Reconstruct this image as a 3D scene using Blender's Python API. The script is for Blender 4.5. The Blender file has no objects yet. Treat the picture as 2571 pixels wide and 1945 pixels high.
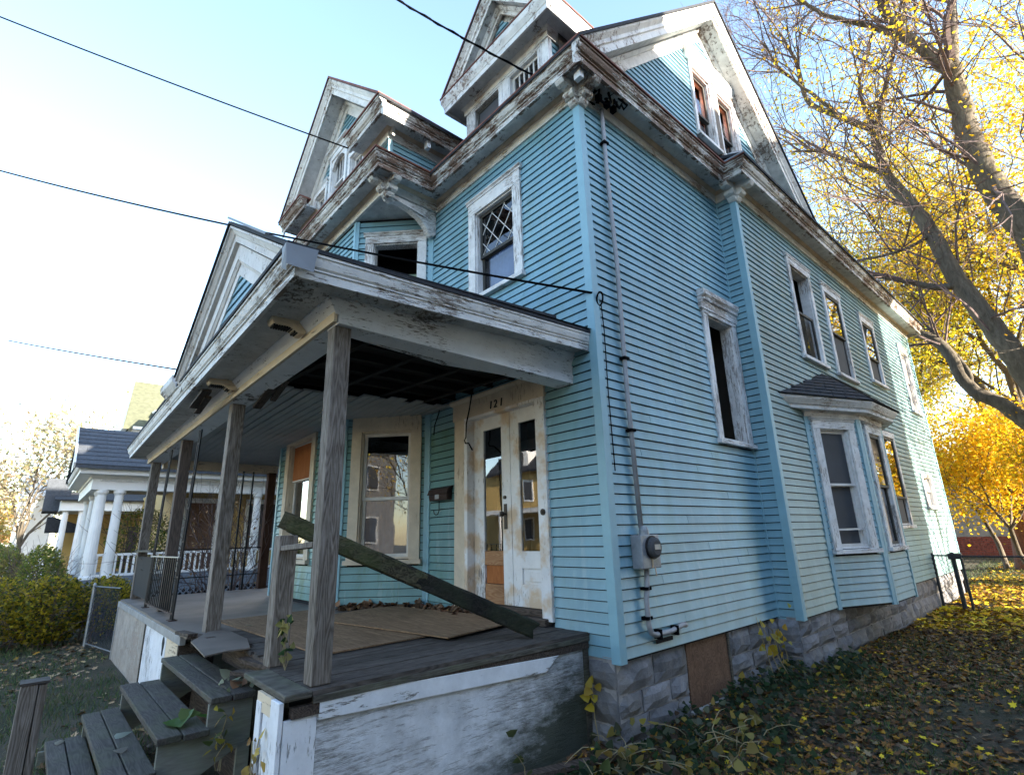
import bpy, bmesh, math, random
import numpy as np
from mathutils import Matrix, Vector
R = math.radians
rnd = random.Random(7)
SC = bpy.context.scene
COL = SC.collection

# ------------------------------------------------------------------ camera
cd = bpy.data.cameras.new('camera'); cam = bpy.data.objects.new('camera', cd); COL.objects.link(cam)
cd.sensor_width = 36.0; cd.lens = 18.402; cd.clip_start = 0.05; cd.clip_end = 2000
cam.matrix_world = Matrix(((0.6617, 0.2212, 0.7164, 3.3613), (0.7493, -0.1604, -0.6425, -4.2585),
                           (-0.0272, 0.9620, -0.2719, 1.1432), (0, 0, 0, 1)))
SC.camera = cam
# ------------------------------------------------------------------ sky and sun
SUN_AZ, SUN_EL = 12.0, 17.0        # azimuth counted from +X towards +Y
w = bpy.data.worlds.new('World'); SC.world = w; w.use_nodes = True
nt = w.node_tree; nt.nodes.clear()
sky = nt.nodes.new('ShaderNodeTexSky'); sky.sky_type = 'NISHITA'; sky.sun_disc = False
sky.sun_elevation = R(SUN_EL); sky.sun_rotation = R(90 - SUN_AZ); sky.air_density = 1.0; sky.dust_density = 0.6; sky.ozone_density = 1.0
bg = nt.nodes.new('ShaderNodeBackground'); bg.inputs[1].default_value = 0.15
wo = nt.nodes.new('ShaderNodeOutputWorld')
nt.links.new(sky.outputs[0], bg.inputs[0]); nt.links.new(bg.outputs[0], wo.inputs[0])
sl = bpy.data.lights.new('sun', 'SUN'); so = bpy.data.objects.new('sun', sl); COL.objects.link(so)
sl.energy = 5.0; sl.angle = R(0.53); sl.color = (1.0, 0.90, 0.74)
_s = Vector((math.cos(R(SUN_EL)) * math.cos(R(SUN_AZ)), math.cos(R(SUN_EL)) * math.sin(R(SUN_AZ)), math.sin(R(SUN_EL))))
so.rotation_euler = _s.to_track_quat('Z', 'Y').to_euler(); so.location = (20, 5, 20)
vs = SC.view_settings
vs.view_transform = 'Standard'; vs.look = 'None'; vs.gamma = 1.0; vs.use_curve_mapping = False
vs.exposure = 2.5
SC.cycles.max_bounces = 8; SC.cycles.transparent_max_bounces = 12

# ------------------------------------------------------------------ materials
M = {}
def newmat(name):
    m = bpy.data.materials.new(name); m.use_nodes = True
    n = m.node_tree; n.nodes.clear()
    o = n.nodes.new('ShaderNodeOutputMaterial'); b = n.nodes.new('ShaderNodeBsdfPrincipled')
    n.links.new(b.outputs[0], o.inputs[0]); M[name] = m
    return m, n, b, o
def N(n, t, **k):
    x = n.nodes.new(t)
    for a, v in k.items(): setattr(x, a, v)
    return x
def mapped(n, scale, rot=(0, 0, 0), obj=False):
    if obj:
        g = N(n, 'ShaderNodeTexCoord'); src = g.outputs['Object']
    else:
        g = N(n, 'ShaderNodeNewGeometry'); src = g.outputs['Position']
    mp = N(n, 'ShaderNodeMapping'); mp.inputs['Scale'].default_value = scale; mp.inputs['Rotation'].default_value = rot
    n.links.new(src, mp.inputs[0]); return mp.outputs[0]
def noise(n, vec, scale, detail=4, rough=0.6, dist=0.0):
    t = N(n, 'ShaderNodeTexNoise'); n.links.new(vec, t.inputs['Vector'])
    t.inputs['Scale'].default_value = scale; t.inputs['Detail'].default_value = detail
    t.inputs['Roughness'].default_value = rough; t.inputs['Distortion'].default_value = dist
    return t.outputs[0]
def ramp(n, fac, a, b, ca=(0, 0, 0, 1), cb=(1, 1, 1, 1)):
    r = N(n, 'ShaderNodeValToRGB'); e = r.color_ramp.elements
    e[0].position = a; e[0].color = ca; e[1].position = b; e[1].color = cb
    n.links.new(fac, r.inputs[0]); return r.outputs[0]
def mix(n, fac, a, b, bt='MIX'):
    x = N(n, 'ShaderNodeMix', data_type='RGBA', blend_type=bt)
    for s, v in ((0, fac), (6, a), (7, b)):
        if hasattr(v, 'is_linked'): n.links.new(v, x.inputs[s])
        elif s == 0: x.inputs[0].default_value = v
        else: x.inputs[s].default_value = (*v[:3], 1)
    return x.outputs[2]
def mth(n, op, a, b=0.0):
    x = N(n, 'ShaderNodeMath', operation=op)
    for i, v in ((0, a), (1, b)):
        if hasattr(v, 'is_linked'): n.links.new(v, x.inputs[i])
        else: x.inputs[i].default_value = v
    return x.outputs[0]
def bump(n, b, h, strength=0.4, dist=0.01):
    u = N(n, 'ShaderNodeBump'); u.inputs['Strength'].default_value = strength; u.inputs['Distance'].default_value = dist
    n.links.new(h, u.inputs['Height']); n.links.new(u.outputs[0], b.inputs['Normal'])
MODES = {'h': (1.3, 1.3, 10), 'v': (9, 9, 1.2), 'i': (4, 4, 4), 'x': (1.2, 10, 10), 'y': (10, 1.2, 10), 'd': (3, 3, 3)}
def objrand(n, lo, hi):
    g = N(n, 'ShaderNodeObjectInfo'); mr = N(n, 'ShaderNodeMapRange'); mr.inputs[3].default_value = lo; mr.inputs[4].default_value = hi
    n.links.new(g.outputs['Random'], mr.inputs[0]); return mr.outputs[0]
def plain(name, col, rough=0.6, metal=0.0, var=0.15, scale=6, bmp=0.0, spec=0.5):
    m, n, b, o = newmat(name)
    v = mapped(n, (1, 1, 1)); f = noise(n, v, scale, 5, 0.6)
    c = mix(n, ramp(n, f, 0.3, 0.7), [x * (1 - var) for x in col], [min(1, x * (1 + var)) for x in col])
    n.links.new(c, b.inputs['Base Color']); b.inputs['Roughness'].default_value = rough; b.inputs['Metallic'].default_value = metal
    b.inputs['Specular IOR Level'].default_value = spec
    if bmp: bump(n, b, noise(n, v, scale * 6, 4), bmp, 0.01)
    return m
def siding_mat(name, col, moss=0.25, mosscol=(0.16, 0.26, 0.15), band=None):
    m, n, b, o = newmat(name)
    v = mapped(n, (1, 1, 1)); v2 = mapped(n, (1.5, 1.5, 0.5))
    c = mix(n, ramp(n, noise(n, v2, 1.2, 5, .65), .35, .75), [x * .82 for x in col], [x * 1.12 for x in col])
    c = mix(n, mth(n, 'MULTIPLY', ramp(n, noise(n, mapped(n, (5, 5, .5)), 1.5, 6, .7), .55, .72), .35), c, (.40, .50, .52))
    c = mix(n, mth(n, 'MULTIPLY', ramp(n, noise(n, v2, 1.1, 6, .7, .6), .52, .70), moss), c, mosscol)
    sp = mapped(n, (1, 1, .35))
    c = mix(n, mth(n, 'MULTIPLY', ramp(n, noise(n, sp, 14, 3, .7), .66, .78), .35), c, [x * .45 for x in col])
    k = objrand(n, .90, 1.07)
    h = N(n, 'ShaderNodeHueSaturation'); n.links.new(k, h.inputs['Value']); n.links.new(c, h.inputs['Color'])
    n.links.new(h.outputs[0], b.inputs['Base Color']); b.inputs['Roughness'].default_value = 0.42
    bump(n, b, noise(n, mapped(n, (3, 3, 40)), 6, 3), 0.12, 0.004)
    return m
def peel(name, paint, woodA, woodB, amount=0.5, mode='h', scale=3.0, dirt=0.35, bmp=0.7, prime=None, soft=.012, moss=None):
    m, n, b, o = newmat(name)
    s = MODES[mode]; v = mapped(n, s); vi = mapped(n, (1, 1, 1))
    wood = mix(n, ramp(n, noise(n, mapped(n, [x * 2.5 for x in s]), scale * 1.5, 5, .7), .3, .7), woodA, woodB)
    base = mth(n, 'ADD', mth(n, 'MULTIPLY', noise(n, v, scale * 2.0, 10, .74, .3), .75), mth(n, 'MULTIPLY', noise(n, mapped(n, [x * 3.2 for x in s]), scale * 2.4, 5, .7), .25)); big = noise(n, vi, 1.3, 4, .6)
    thr = mth(n, 'ADD', base, mth(n, 'MULTIPLY', mth(n, 'SUBTRACT', big, .5), .50))
    a = 0.5 + (0.5 - amount) * 0.30
    mask = ramp(n, thr, a - soft, a + soft)                  # 1 = bare wood
    pc = mix(n, ramp(n, noise(n, vi, 5, 6, .7), .35, .75), paint, [x * (1 - dirt) for x in paint])
    if prime: pc = mix(n, ramp(n, noise(n, vi, 2.3, 4, .6), .5, .62), pc, prime)
    fine = ramp(n, noise(n, mapped(n, [x * 3 for x in s]), scale * 3, 4, .7), .66, .72)
    pc = mix(n, mth(n, 'MULTIPLY', fine, .65), pc, woodA)
    cc = mix(n, mask, pc, wood)
    if moss:                                           # mould stain growing from one low corner of the panel
        g = N(n, 'ShaderNodeNewGeometry'); sx = N(n, 'ShaderNodeSeparateXYZ'); n.links.new(g.outputs['Position'], sx.inputs[0])
        e = mth(n, 'ADD', mth(n, 'MULTIPLY', sx.outputs[1], .42), mth(n, 'MULTIPLY', sx.outputs[2], -.85))
        e = mth(n, 'ADD', e, mth(n, 'MULTIPLY', noise(n, mapped(n, (1.5, 1.5, 4)), 2.2, 8, .75), 1.1))
        cc = mix(n, mth(n, 'MULTIPLY', ramp(n, e, .27, .72), .95), cc, moss)
    n.links.new(cc, b.inputs['Base Color']); b.inputs['Roughness'].default_value = .72
    bump(n, b, mth(n, 'SUBTRACT', mth(n, 'MULTIPLY', base, .25), mask), bmp, .006)
    return m
def wood(name, a, b_, mode='v', scale=2.5, moss=None, mossamt=.5, rough=.8, bmp=.5, rings=.4):
    m, n, b, o = newmat(name)
    s = MODES[mode]; v = mapped(n, s); vi = mapped(n, (1, 1, 1))
    g1 = noise(n, v, scale, 6, .7, 1.2); g2 = noise(n, mapped(n, [x * 4 for x in s]), scale, 3, .6)
    st = {'v': (14, 14, 1.6), 'x': (1.6, 14, 14), 'y': (14, 1.6, 14), 'h': (1.6, 1.6, 14), 'i': (8, 8, 8), 'd': (6, 6, 6)}[mode]
    wv = N(n, 'ShaderNodeTexNoise'); n.links.new(mapped(n, st), wv.inputs['Vector']); wv.inputs['Scale'].default_value = .9; wv.inputs['Detail'].default_value = 1
    ringf = mth(n, 'PINGPONG', mth(n, 'MULTIPLY', wv.outputs[0], 11.0), 0.5)
    f = mth(n, 'ADD', mth(n, 'MULTIPLY', g1, .5), mth(n, 'ADD', mth(n, 'MULTIPLY', g2, .25), mth(n, 'MULTIPLY', ringf, rings)))
    c = mix(n, ramp(n, f, .34, .74), a, b_)
    c = mix(n, mth(n, 'MULTIPLY', ramp(n, noise(n, vi, 1.6, 4, .6), .5, .75), .4), c, [x * .6 for x in a])
    if moss: c = mix(n, mth(n, 'MULTIPLY', ramp(n, noise(n, vi, 2.6, 5, .65), .44, .62), mossamt), c, moss)
    k = objrand(n, .82, 1.12)
    h = N(n, 'ShaderNodeHueSaturation'); n.links.new(k, h.inputs['Value']); n.links.new(c, h.inputs['Color'])
    n.links.new(h.outputs[0], b.inputs['Base Color']); b.inputs['Roughness'].default_value = rough
    b.inputs['Specular IOR Level'].default_value = .25
    bump(n, b, f, bmp, .006)
    return m
def leafmat(name, rough=.55, trans=.5):
    m, n, b, o = newmat(name)
    at = N(n, 'ShaderNodeAttribute', attribute_name='Col')
    n.links.new(at.outputs['Color'], b.inputs['Base Color']); b.inputs['Roughness'].default_value = rough
    b.inputs['Specular IOR Level'].default_value = .3
    if trans:
        t = N(n, 'ShaderNodeBsdfTranslucent'); n.links.new(at.outputs['Color'], t.inputs[0])
        mx = N(n, 'ShaderNodeMixShader'); mx.inputs[0].default_value = trans
        n.links.new(b.outputs[0], mx.inputs[1]); n.links.new(t.outputs[0], mx.inputs[2]); n.links.new(mx.outputs[0], o.inputs[0])
    return m
def glassmat(name, tint=(.75, .8, .85), refl=1.3, base=.05):
    m, n, b, o = newmat(name); n.nodes.remove(b)
    t = N(n, 'ShaderNodeBsdfTransparent'); t.inputs[0].default_value = (*tint, 1)
    g = N(n, 'ShaderNodeBsdfGlossy'); g.inputs['Roughness'].default_value = .015; g.inputs[0].default_value = (.95, .96, 1, 1)
    bu = N(n, 'ShaderNodeBump'); bu.inputs['Strength'].default_value = .035; bu.inputs['Distance'].default_value = .02
    n.links.new(noise(n, mapped(n, (1, 1, 1)), 2.2, 2), bu.inputs['Height']); n.links.new(bu.outputs[0], g.inputs['Normal'])
    fr = N(n, 'ShaderNodeFresnel'); fr.inputs[0].default_value = 1.5
    x = N(n, 'ShaderNodeMixShader')
    f = mth(n, 'ADD', mth(n, 'MULTIPLY', fr.outputs[0], refl), base); f.node.use_clamp = True
    n.links.new(f, x.inputs[0]); n.links.new(t.outputs[0], x.inputs[1]); n.links.new(g.outputs[0], x.inputs[2]); n.links.new(x.outputs[0], o.inputs[0])
    return m
BLUE = (.215, .395, .47)
siding_mat('siding', BLUE, .30)
siding_mat('siding_green', (.13, .285, .29), .8, (.085, .17, .075))
siding_mat('siding_rear', (.20, .325, .345), .5, (.19, .24, .13))  # greener siding copy, tinted with the light bounced off yellow leaves
plain('corner_blue', (.23, .415, .49), .45, var=.08, scale=3)
plain('flat_black', (.006, .007, .009), .9, var=.1)  # near black behind the siding gaps, standing in for shade under each lip
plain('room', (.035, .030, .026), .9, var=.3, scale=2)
W0, WA, WB = (.66, .655, .65), (.13, .085, .06), (.30, .24, .20)
peel('crown', (.74, .72, .68), (.095, .055, .038), (.23, .15, .105), .50, 'h', 2.6)
peel('frieze', (.78, .76, .72), (.30, .20, .12), (.42, .33, .25), .28, 'h', 3.0)
plain('mould_tan', (.52, .41, .29), .7, var=.25, scale=4, bmp=.2)
peel('soffit', (.60, .60, .60), (.10, .08, .07), (.2, .17, .15), .20, 'i', 2.2, .45)
peel('rake', (.78, .76, .72), (.16, .10, .075), (.36, .29, .24), .28, 'i', 2.2, .35)
peel('casing', (.80, .79, .78), (.27, .24, .22), (.42, .38, .35), .30, 'v', 2.2)
peel('casing_h', (.80, .79, .78), (.27, .22, .19), (.42, .37, .33), .32, 'h', 2.6)
peel('casing_cream', (.66, .56, .43), (.30, .22, .15), (.42, .33, .24), .10, 'v', 2.2, .25)
peel('porch_white', (.80, .80, .82), (.09, .08, .08), (.24, .21, .19), .20, 'h', 3.2, .15)
peel('porch_fascia', (.74, .60, .43), (.25, .17, .11), (.38, .28, .2), .16, 'h', 2.0, .15)
peel('porch_crown', (.76, .75, .73), (.13, .10, .08), (.30, .25, .21), .26, 'h', 3.0, .25)
peel('pediment', (.72, .69, .66), (.30, .24, .2), (.42, .36, .32), .22, 'i', 1.8, .3)
peel('skirt', (.70, .71, .74), (.14, .13, .125), (.34, .33, .32), .36, 'h', 2.4, .4, .5, None, .07, (.028, .034, .017))
peel('skirt_top', (.76, .77, .80), (.13, .115, .10), (.33, .31, .29), .28, 'h', 1.6, .25)
peel('skirt_white', (.80, .80, .83), (.24, .23, .23), (.36, .34, .33), .24, 'v', 2.0, .2)
peel('door', (.80, .79, .79), (.22, .18, .15), (.36, .30, .26), .16, 'v', 2.0, .15, prime=(.62, .47, .33))
wood('post', (.10, .078, .060), (.39, .34, .30), 'v', 2.6, rings=.35)
wood('post_dark', (.075, .055, .045), (.19, .14, .115), 'v', 2.2)
wood('tread', (.040, .034, .030), (.125, .11, .10), 'x', 2.2, (.10, .11, .06), .35)
wood('stringer', (.17, .165, .14), (.34, .35, .31), 'y', 1.4, (.17, .20, .12), .5, rings=.15)
wood('deck', (.045, .036, .030), (.145, .122, .108), 'y', 2.2)
wood('deck_edge', (.05, .043, .035), (.20, .185, .155), 'h', 2.2, (.10, .115, .06), .4, rings=.2)
wood('timber', (.03, .025, .014), (.21, .18, .11), 'y', 1.8, (.075, .095, .028), .45, rings=.2)
wood('timber_dark', (.008, .007, .006), (.075, .063, .048), 'y', 1.8, (.030, .042, .018), .4, rings=.2)
wood('plywood', (.17, .10, .055), (.44, .29, .17), 'x', 1.5, bmp=.15, rings=.25)
wood('ply_orange', (.30, .10, .03), (.46, .17, .055), 'v', .8, bmp=.1)
wood('ply_brown', (.12, .065, .04), (.26, .15, .095), 'i', 1.0, bmp=.2)
wood('rotten', (.035, .025, .02), (.16, .12, .095), 'x', 2.5, bmp=.8)
wood('raw_wood', (.26, .12, .055), (.46, .28, .15), 'h', 1.6)
wood('brown_post', (.055, .026, .016), (.12, .06, .038), 'v', 1.5)
plain('porch_floor', (.17, .14, .12), .55, var=.35, scale=1.4, bmp=.1)
plain('ceiling', (.34, .345, .35), .6, var=.2, scale=1.2)
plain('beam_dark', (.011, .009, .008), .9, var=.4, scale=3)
plain('shingle_dark', (.022, .024, .030), .9, var=.4, scale=14, bmp=.6)
plain('shingle_grey', (.06, .068, .082), .9, var=.25, scale=14, bmp=.4)
plain('shingle_green', (.085, .09, .055), .9, var=.25, scale=5, bmp=.4)
plain('roof_red', (.17, .055, .035), .8, var=.5, scale=8, bmp=.4)
plain('iron', (.012, .011, .012), .55, .1, var=.4, scale=8)
plain('iron_rust', (.05, .025, .018), .7, .3, var=.6, scale=12)
plain('galv', (.30, .31, .32), .5, .6, var=.25, scale=8)
plain('galv_dark', (.045, .05, .055), .6, .4, var=.3, scale=8)
plain('flash', (.25, .27, .30), .7, .1, var=.1, scale=3)
plain('meterbox', (.27, .285, .31), .5, .3, var=.25, scale=7)
plain('conduit', (.33, .33, .345), .6, .1, var=.2, scale=6)
plain('rubber', (.004, .004, .005), .9, var=.2, spec=.05)
plain('white_plastic', (.72, .73, .75), .4, var=.05)
plain('n_white', (.80, .79, .77), .6, var=.08, scale=2)
plain('n_yellow', (.52, .35, .12), .7, var=.12, scale=1)
plain('n_blue', (.17, .20, .24), .7, var=.1)
plain('mortar', (.30, .28, .27), .9, var=.3, scale=10, bmp=.4)
plain('curtain_orange', (.35, .10, .035), .9, var=.55, scale=5)
plain('curtain_blue', (.15, .20, .34), .9, var=.25, scale=3)
plain('curtain_grey', (.16, .20, .26), .9, var=.3, scale=3)
plain('screen', (.06, .062, .068), .8, var=.15, scale=2)
plain('sash_dark', (.045, .042, .036), .7, var=.4, scale=9)
plain('sash_white', (.62, .60, .57), .6, var=.15, scale=5)
plain('sash_green', (.13, .17, .11), .7, var=.4, scale=7)
plain('mailbox', (.035, .018, .015), .5, .2, var=.4, scale=9)
plain('brass_dark', (.03, .025, .022), .4, .7, var=.3)
plain('brick', (.24, .065, .045), .9, var=.35, scale=9, bmp=.3)
plain('stucco', (.30, .28, .26), .95, var=.2, scale=3)
plain('asphalt', (.055, .058, .06), .9, var=.25, scale=9, bmp=.4)
plain('concrete', (.30, .29, .275), .9, var=.2, scale=5, bmp=.3)
plain('dark_slate', (.12, .13, .15), .9, var=.2, scale=1)
plain('orange_brick', (.42, .20, .10), .9, var=.2, scale=3)
def stone_mat():
    m, n, b, o = newmat('stone')
    v = mapped(n, (1, 1, 1)); f = noise(n, v, 4.5, 8, .7, .4)
    c = mix(n, ramp(n, f, .3, .75), (.10, .10, .108), (.30, .295, .315))
    c = mix(n, mth(n, 'MULTIPLY', ramp(n, noise(n, v, 1.6, 4), .52, .68), .35), c, (.26, .22, .16))
    h = N(n, 'ShaderNodeHueSaturation'); n.links.new(objrand(n, .75, 1.2), h.inputs['Value']); n.links.new(c, h.inputs['Color'])
    n.links.new(h.outputs[0], b.inputs['Base Color']); b.inputs['Roughness'].default_value = .9
    bump(n, b, noise(n, v, 9, 8, .75), .9, .03)
stone_mat()
def bark_mat(name, a, b_):
    m, n, b, o = newmat(name)
    v = mapped(n, (3, 3, .8)); f = noise(n, v, 3.5, 8, .72, .6)
    n.links.new(mix(n, ramp(n, f, .35, .68), a, b_), b.inputs['Base Color']); b.inputs['Roughness'].default_value = .95
    bump(n, b, f, .6, .03)
bark_mat('bark', (.055, .044, .032), (.15, .125, .092))
bark_mat('bark_red', (.11, .05, .04), (.24, .12, .09))
plain('twig', (.11, .075, .07), .9, var=.3)
def ground_mat():
    m, n, b, o = newmat('soil')
    v = mapped(n, (1, 1, 1))
    c = mix(n, ramp(n, noise(n, v, 1.1, 6, .65), .4, .62), (.028, .034, .016), (.065, .052, .034))
    c = mix(n, ramp(n, noise(n, v, 26, 5, .7), .5, .75), c, (.11, .075, .035))
    n.links.new(c, b.inputs['Base Color']); b.inputs['Roughness'].default_value = 1
    bump(n, b, noise(n, v, 24, 6, .7), .8, .04)
ground_mat()
leafmat('leaf', .5, .6); leafmat('litter', .7, .0); leafmat('grass', .6, .25)
glassmat('glass', (.75, .8, .85), 1.2, .02); glassmat('glass_mirror', (.55, .6, .65), 1.6, .05)

# ------------------------------------------------------------------ geometry helpers
class Fr:
    """wall frame: u runs along the wall, o outwards, z up"""
    def __init__(s, o, u, n):
        l = math.hypot(*u); s.o = o; s.u = (u[0] / l, u[1] / l); l = math.hypot(*n); s.n = (n[0] / l, n[1] / l)
    def p(s, u, o, z): return (s.o[0] + s.u[0] * u + s.n[0] * o, s.o[1] + s.u[1] * u + s.n[1] * o, z)
BOXF = [(0, 1, 2, 3), (7, 6, 5, 4), (0, 4, 5, 1), (1, 5, 6, 2), (2, 6, 7, 3), (3, 7, 4, 0)]
class MB:
    def __init__(s): s.v = []; s.f = []; s.m = []
    def add(s, v, f, mi=0):
        k = len(s.v); s.v += [tuple(p) for p in v]
        for q in f: s.f.append(tuple(i + k for i in q)); s.m.append(mi)
        return s
    def hexa(s, b, t, mi=0): return s.add(list(b) + list(t), BOXF, mi)
    def box(s, x0, x1, y0, y1, z0, z1, mi=0):
        return s.hexa([(x0, y0, z0), (x1, y0, z0), (x1, y1, z0), (x0, y1, z0)], [(x0, y0, z1), (x1, y0, z1), (x1, y1, z1), (x0, y1, z1)], mi)
    def fbox(s, F, u0, u1, o0, o1, z0, z1, mi=0):
        return s.hexa([F.p(u0, o0, z0), F.p(u1, o0, z0), F.p(u1, o1, z0), F.p(u0, o1, z0)], [F.p(u0, o0, z1), F.p(u1, o0, z1), F.p(u1, o1, z1), F.p(u0, o1, z1)], mi)
    def loft(s, secs, closed=True, cap=True, mi=0):
        n = len(secs[0]); v = [p for q in secs for p in q]; f = []
        for i in range(len(secs) - 1):
            for j in range(n if closed else n - 1):
                a = i * n + j; b = i * n + (j + 1) % n
                f.append((a, b, b + n, a + n))
        if cap and closed: f.append(tuple(range(n))); f.append(tuple(range((len(secs) - 1) * n, len(secs) * n))[::-1])
        return s.add(v, f, mi)
    def fprof(s, F, prof, u0, u1, mi=0): return s.loft([[F.p(u0, o, z) for o, z in prof], [F.p(u1, o, z) for o, z in prof]], mi=mi)
    def fprism(s, F, poly, o0, o1, mi=0): return s.loft([[F.p(u, o0, z) for u, z in poly], [F.p(u, o1, z) for u, z in poly]], mi=mi)
    def tube(s, pts, r, n=6, cap=True, mi=0):
        pts = [Vector(p) for p in pts]; k = len(pts); secs = []
        rs = r if isinstance(r, (list, tuple)) else [r] * k
        prev = None
        for i, p in enumerate(pts):
            d = (pts[min(i + 1, k - 1)] - pts[max(i - 1, 0)]).normalized()
            if prev is None:
                a = d.cross(Vector((0, 0, 1)));
                if a.length < .05: a = d.cross(Vector((1, 0, 0)))
                a.normalize()
            else:
                a = (prev - d * prev.dot(d)).normalized()
            prev = a; b = d.cross(a)
            secs.append([p + (a * math.cos(t) + b * math.sin(t)) * rs[i] for t in [2 * math.pi * q / n for q in range(n)]])
        return s.loft(secs, True, cap, mi)
    def bar(s, p0, p1, w, h, up=(0, 0, 1), mi=0):
        p0, p1, up = Vector(p0), Vector(p1), Vector(up); d = (p1 - p0).normalized()
        a = d.cross(up)
        if a.length < .01: a = d.cross(Vector((1, 0, 0)))
        a.normalize(); b = a.cross(d)
        q = [(a * x * w + b * y * h) / 2 for x, y in ((-1, -1), (1, -1), (1, 1), (-1, 1))]
        return s.loft([[p0 + t for t in q], [p1 + t for t in q]], mi=mi)
    def lathe(s, c, prof, n=12, mi=0):
        return s.loft([[(c[0] + r * math.cos(2 * math.pi * k / n), c[1] + r * math.sin(2 * math.pi * k / n), c[2] + z) for k in range(n)] for r, z in prof], mi=mi)
    def slab(s, a, b, c, d, t, mi=0):
        top = [Vector(p) for p in (a, b, c, d)]; return s.hexa([p - Vector((0, 0, t)) for p in top], top, mi)
    def sweep(s, path, prof, zs=None, mi=0):
        """profile (offset, z) carried along a plan path, mitred; outward is to the right of travel"""
        n = len(path); secs = []
        ns = []
        for i in range(n - 1):
            dx, dy = path[i + 1][0] - path[i][0], path[i + 1][1] - path[i][1]; l = math.hypot(dx, dy); ns.append((dy / l, -dx / l))
        for i, p in enumerate(path):
            a = ns[max(i - 1, 0)]; b = ns[min(i, n - 2)]; k = 1 + a[0] * b[0] + a[1] * b[1]
            m = ((a[0] + b[0]) / k, (a[1] + b[1]) / k)
            secs.append([(p[0] + m[0] * o, p[1] + m[1] * o, z + (zs[i] if zs else 0)) for o, z in prof])
        return s.loft(secs, mi=mi)
    def build(s, name, mats, parent=None, smooth=False, bev=0.0, label=None, kind=None, recalc=True):
        me = bpy.data.meshes.new(name); me.from_pydata(s.v, [], s.f)
        for k in (mats if isinstance(mats, (list, tuple)) else [mats]): me.materials.append(M[k])
        if any(s.m): me.polygons.foreach_set('material_index', s.m)
        if recalc:
            bm = bmesh.new(); bm.from_mesh(me); bmesh.ops.recalc_face_normals(bm, faces=bm.faces); bm.to_mesh(me); bm.free()
        if smooth: me.polygons.foreach_set('use_smooth', [True] * len(me.polygons))
        o = bpy.data.objects.new(name, me); COL.objects.link(o)
        if bev:
            b = o.modifiers.new('bevel', 'BEVEL'); b.width = bev; b.segments = 2; b.limit_method = 'ANGLE'
        if parent is not None: adopt(o, parent)
        if label: o['label'] = label
        if kind: o['kind'] = kind
        return o
WORLD = {}
def adopt(o, parent):
    o.parent = parent; o.matrix_parent_inverse = Matrix.Translation(-Vector(WORLD.get(parent.name, (0, 0, 0))))
def thing(name, label, cat, loc=(0, 0, 0), group=None):
    o = bpy.data.objects.new(name, None); COL.objects.link(o); o.empty_display_size = .2
    o.location = loc; WORLD[o.name] = tuple(loc); o['label'] = label; o['category'] = cat
    if group: o['group'] = group
    return o
def recentre(o):
    me = o.data; n = len(me.vertices); a = np.empty(n * 3, np.float32); me.vertices.foreach_get('co', a); a = a.reshape(-1, 3)
    c = (a.min(0) + a.max(0)) / 2; c[2] = a[:, 2].min(); a -= c; me.vertices.foreach_set('co', a.ravel()); o.location = Vector(c.tolist()); me.update()
def solo(mb, name, mats, label, cat, group=None, **k):
    o = mb.build(name, mats, None, **k); recentre(o); o['label'] = label; o['category'] = cat
    if group: o['group'] = group
    return o
def struct(mb, name, mats, **k):
    o = mb.build(name, mats, None, **k); o['kind'] = 'structure'; return o

# ------------------------------------------------------------------ the house: frames
GZ = -0.72                                     # ground beside the house
house = thing('house', 'large abandoned blue clapboard house with peeling white cornices and a front porch', 'house', (-3, 5, GZ))
S = 0.1016
Ff = Fr((0, 0), (-1, 0), (0, -1)); Fr_ = Fr((0, 0), (0, 1), (1, 0)); Fj = Fr((0, 3.46), (1, 0), (0, -1))
Fw = Fr((.31, 3.46), (0, 1), (1, 0)); Fc = Fr((-3.27, 0), (-1, -1), (1, -1)); Fg = Fr((-4.2, -.93), (-1, 0), (0, -1))
def seg(a, b):
    d = (b[0] - a[0], b[1] - a[1]); return Fr(a, d, (d[1], -d[0])), math.hypot(*d)
B0, B1, B2, B3 = (.31, 4.74), (.76, 5.87), (.77, 7.10), (.31, 8.15)
Fb1, Lb1 = seg(B0, B1); Fb2, Lb2 = seg(B1, B2); Fb3, Lb3 = seg(B2, B3)
BOARDS = []
def cut(u0, u1, z, zt, ops):
    iv = [(u0, u1)]
    for a, b, c, d in ops:
        if min(zt, d) - max(z, c) > .45 * (zt - z):
            nv = []
            for x, y in iv:
                if b <= x or a >= y: nv.append((x, y)); continue
                if a > x: nv.append((x, a))
                if b < y: nv.append((b, y))
            iv = nv
    return iv
def siding(F, u0, u1, z0, z1, ops=(), mat='siding', wt=1.0, lim=None):
    k = 0
    while z0 + k * S < z1 - .015:
        z = z0 + k * S; zt = min(z + S, z1); k += 1
        a0, a1 = (u0, u1) if lim is None else lim(z); b0, b1 = (u0, u1) if lim is None else lim(zt)
        if a1 - a0 < .03: continue
        for x, y in cut(a0, a1, z, zt, ops):
            if y - x < .02: continue
            xt = b0 if x == a0 else x; yt = b1 if y == a1 else y
            if yt < xt: xt = yt = (xt + yt) / 2
            j = rnd.uniform(-.0015, .0015)
            pr = lambda p, q: [F.p(p, -.003, z + .0045), F.p(p, .022 + j, z + .0045), F.p(q, .006 + j, zt - .0065), F.p(q, -.003, zt - .0065)]
            if y - x > 1.9 and rnd.random() < .3:               # a butt joint, one board end riding over the other
                c = rnd.uniform(x + .5, y - .5); dj = j
                mb = MB(); mb.loft([pr(x, xt), pr(c, c)]); BOARDS.append((wt * (c - x) * S, mb, mat)); j = dj + .003; x = xt = c - .012
            mb = MB(); mb.loft([pr(x, xt), pr(y, yt)]); BOARDS.append((wt * (y - x) * S, mb, mat))
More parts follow.
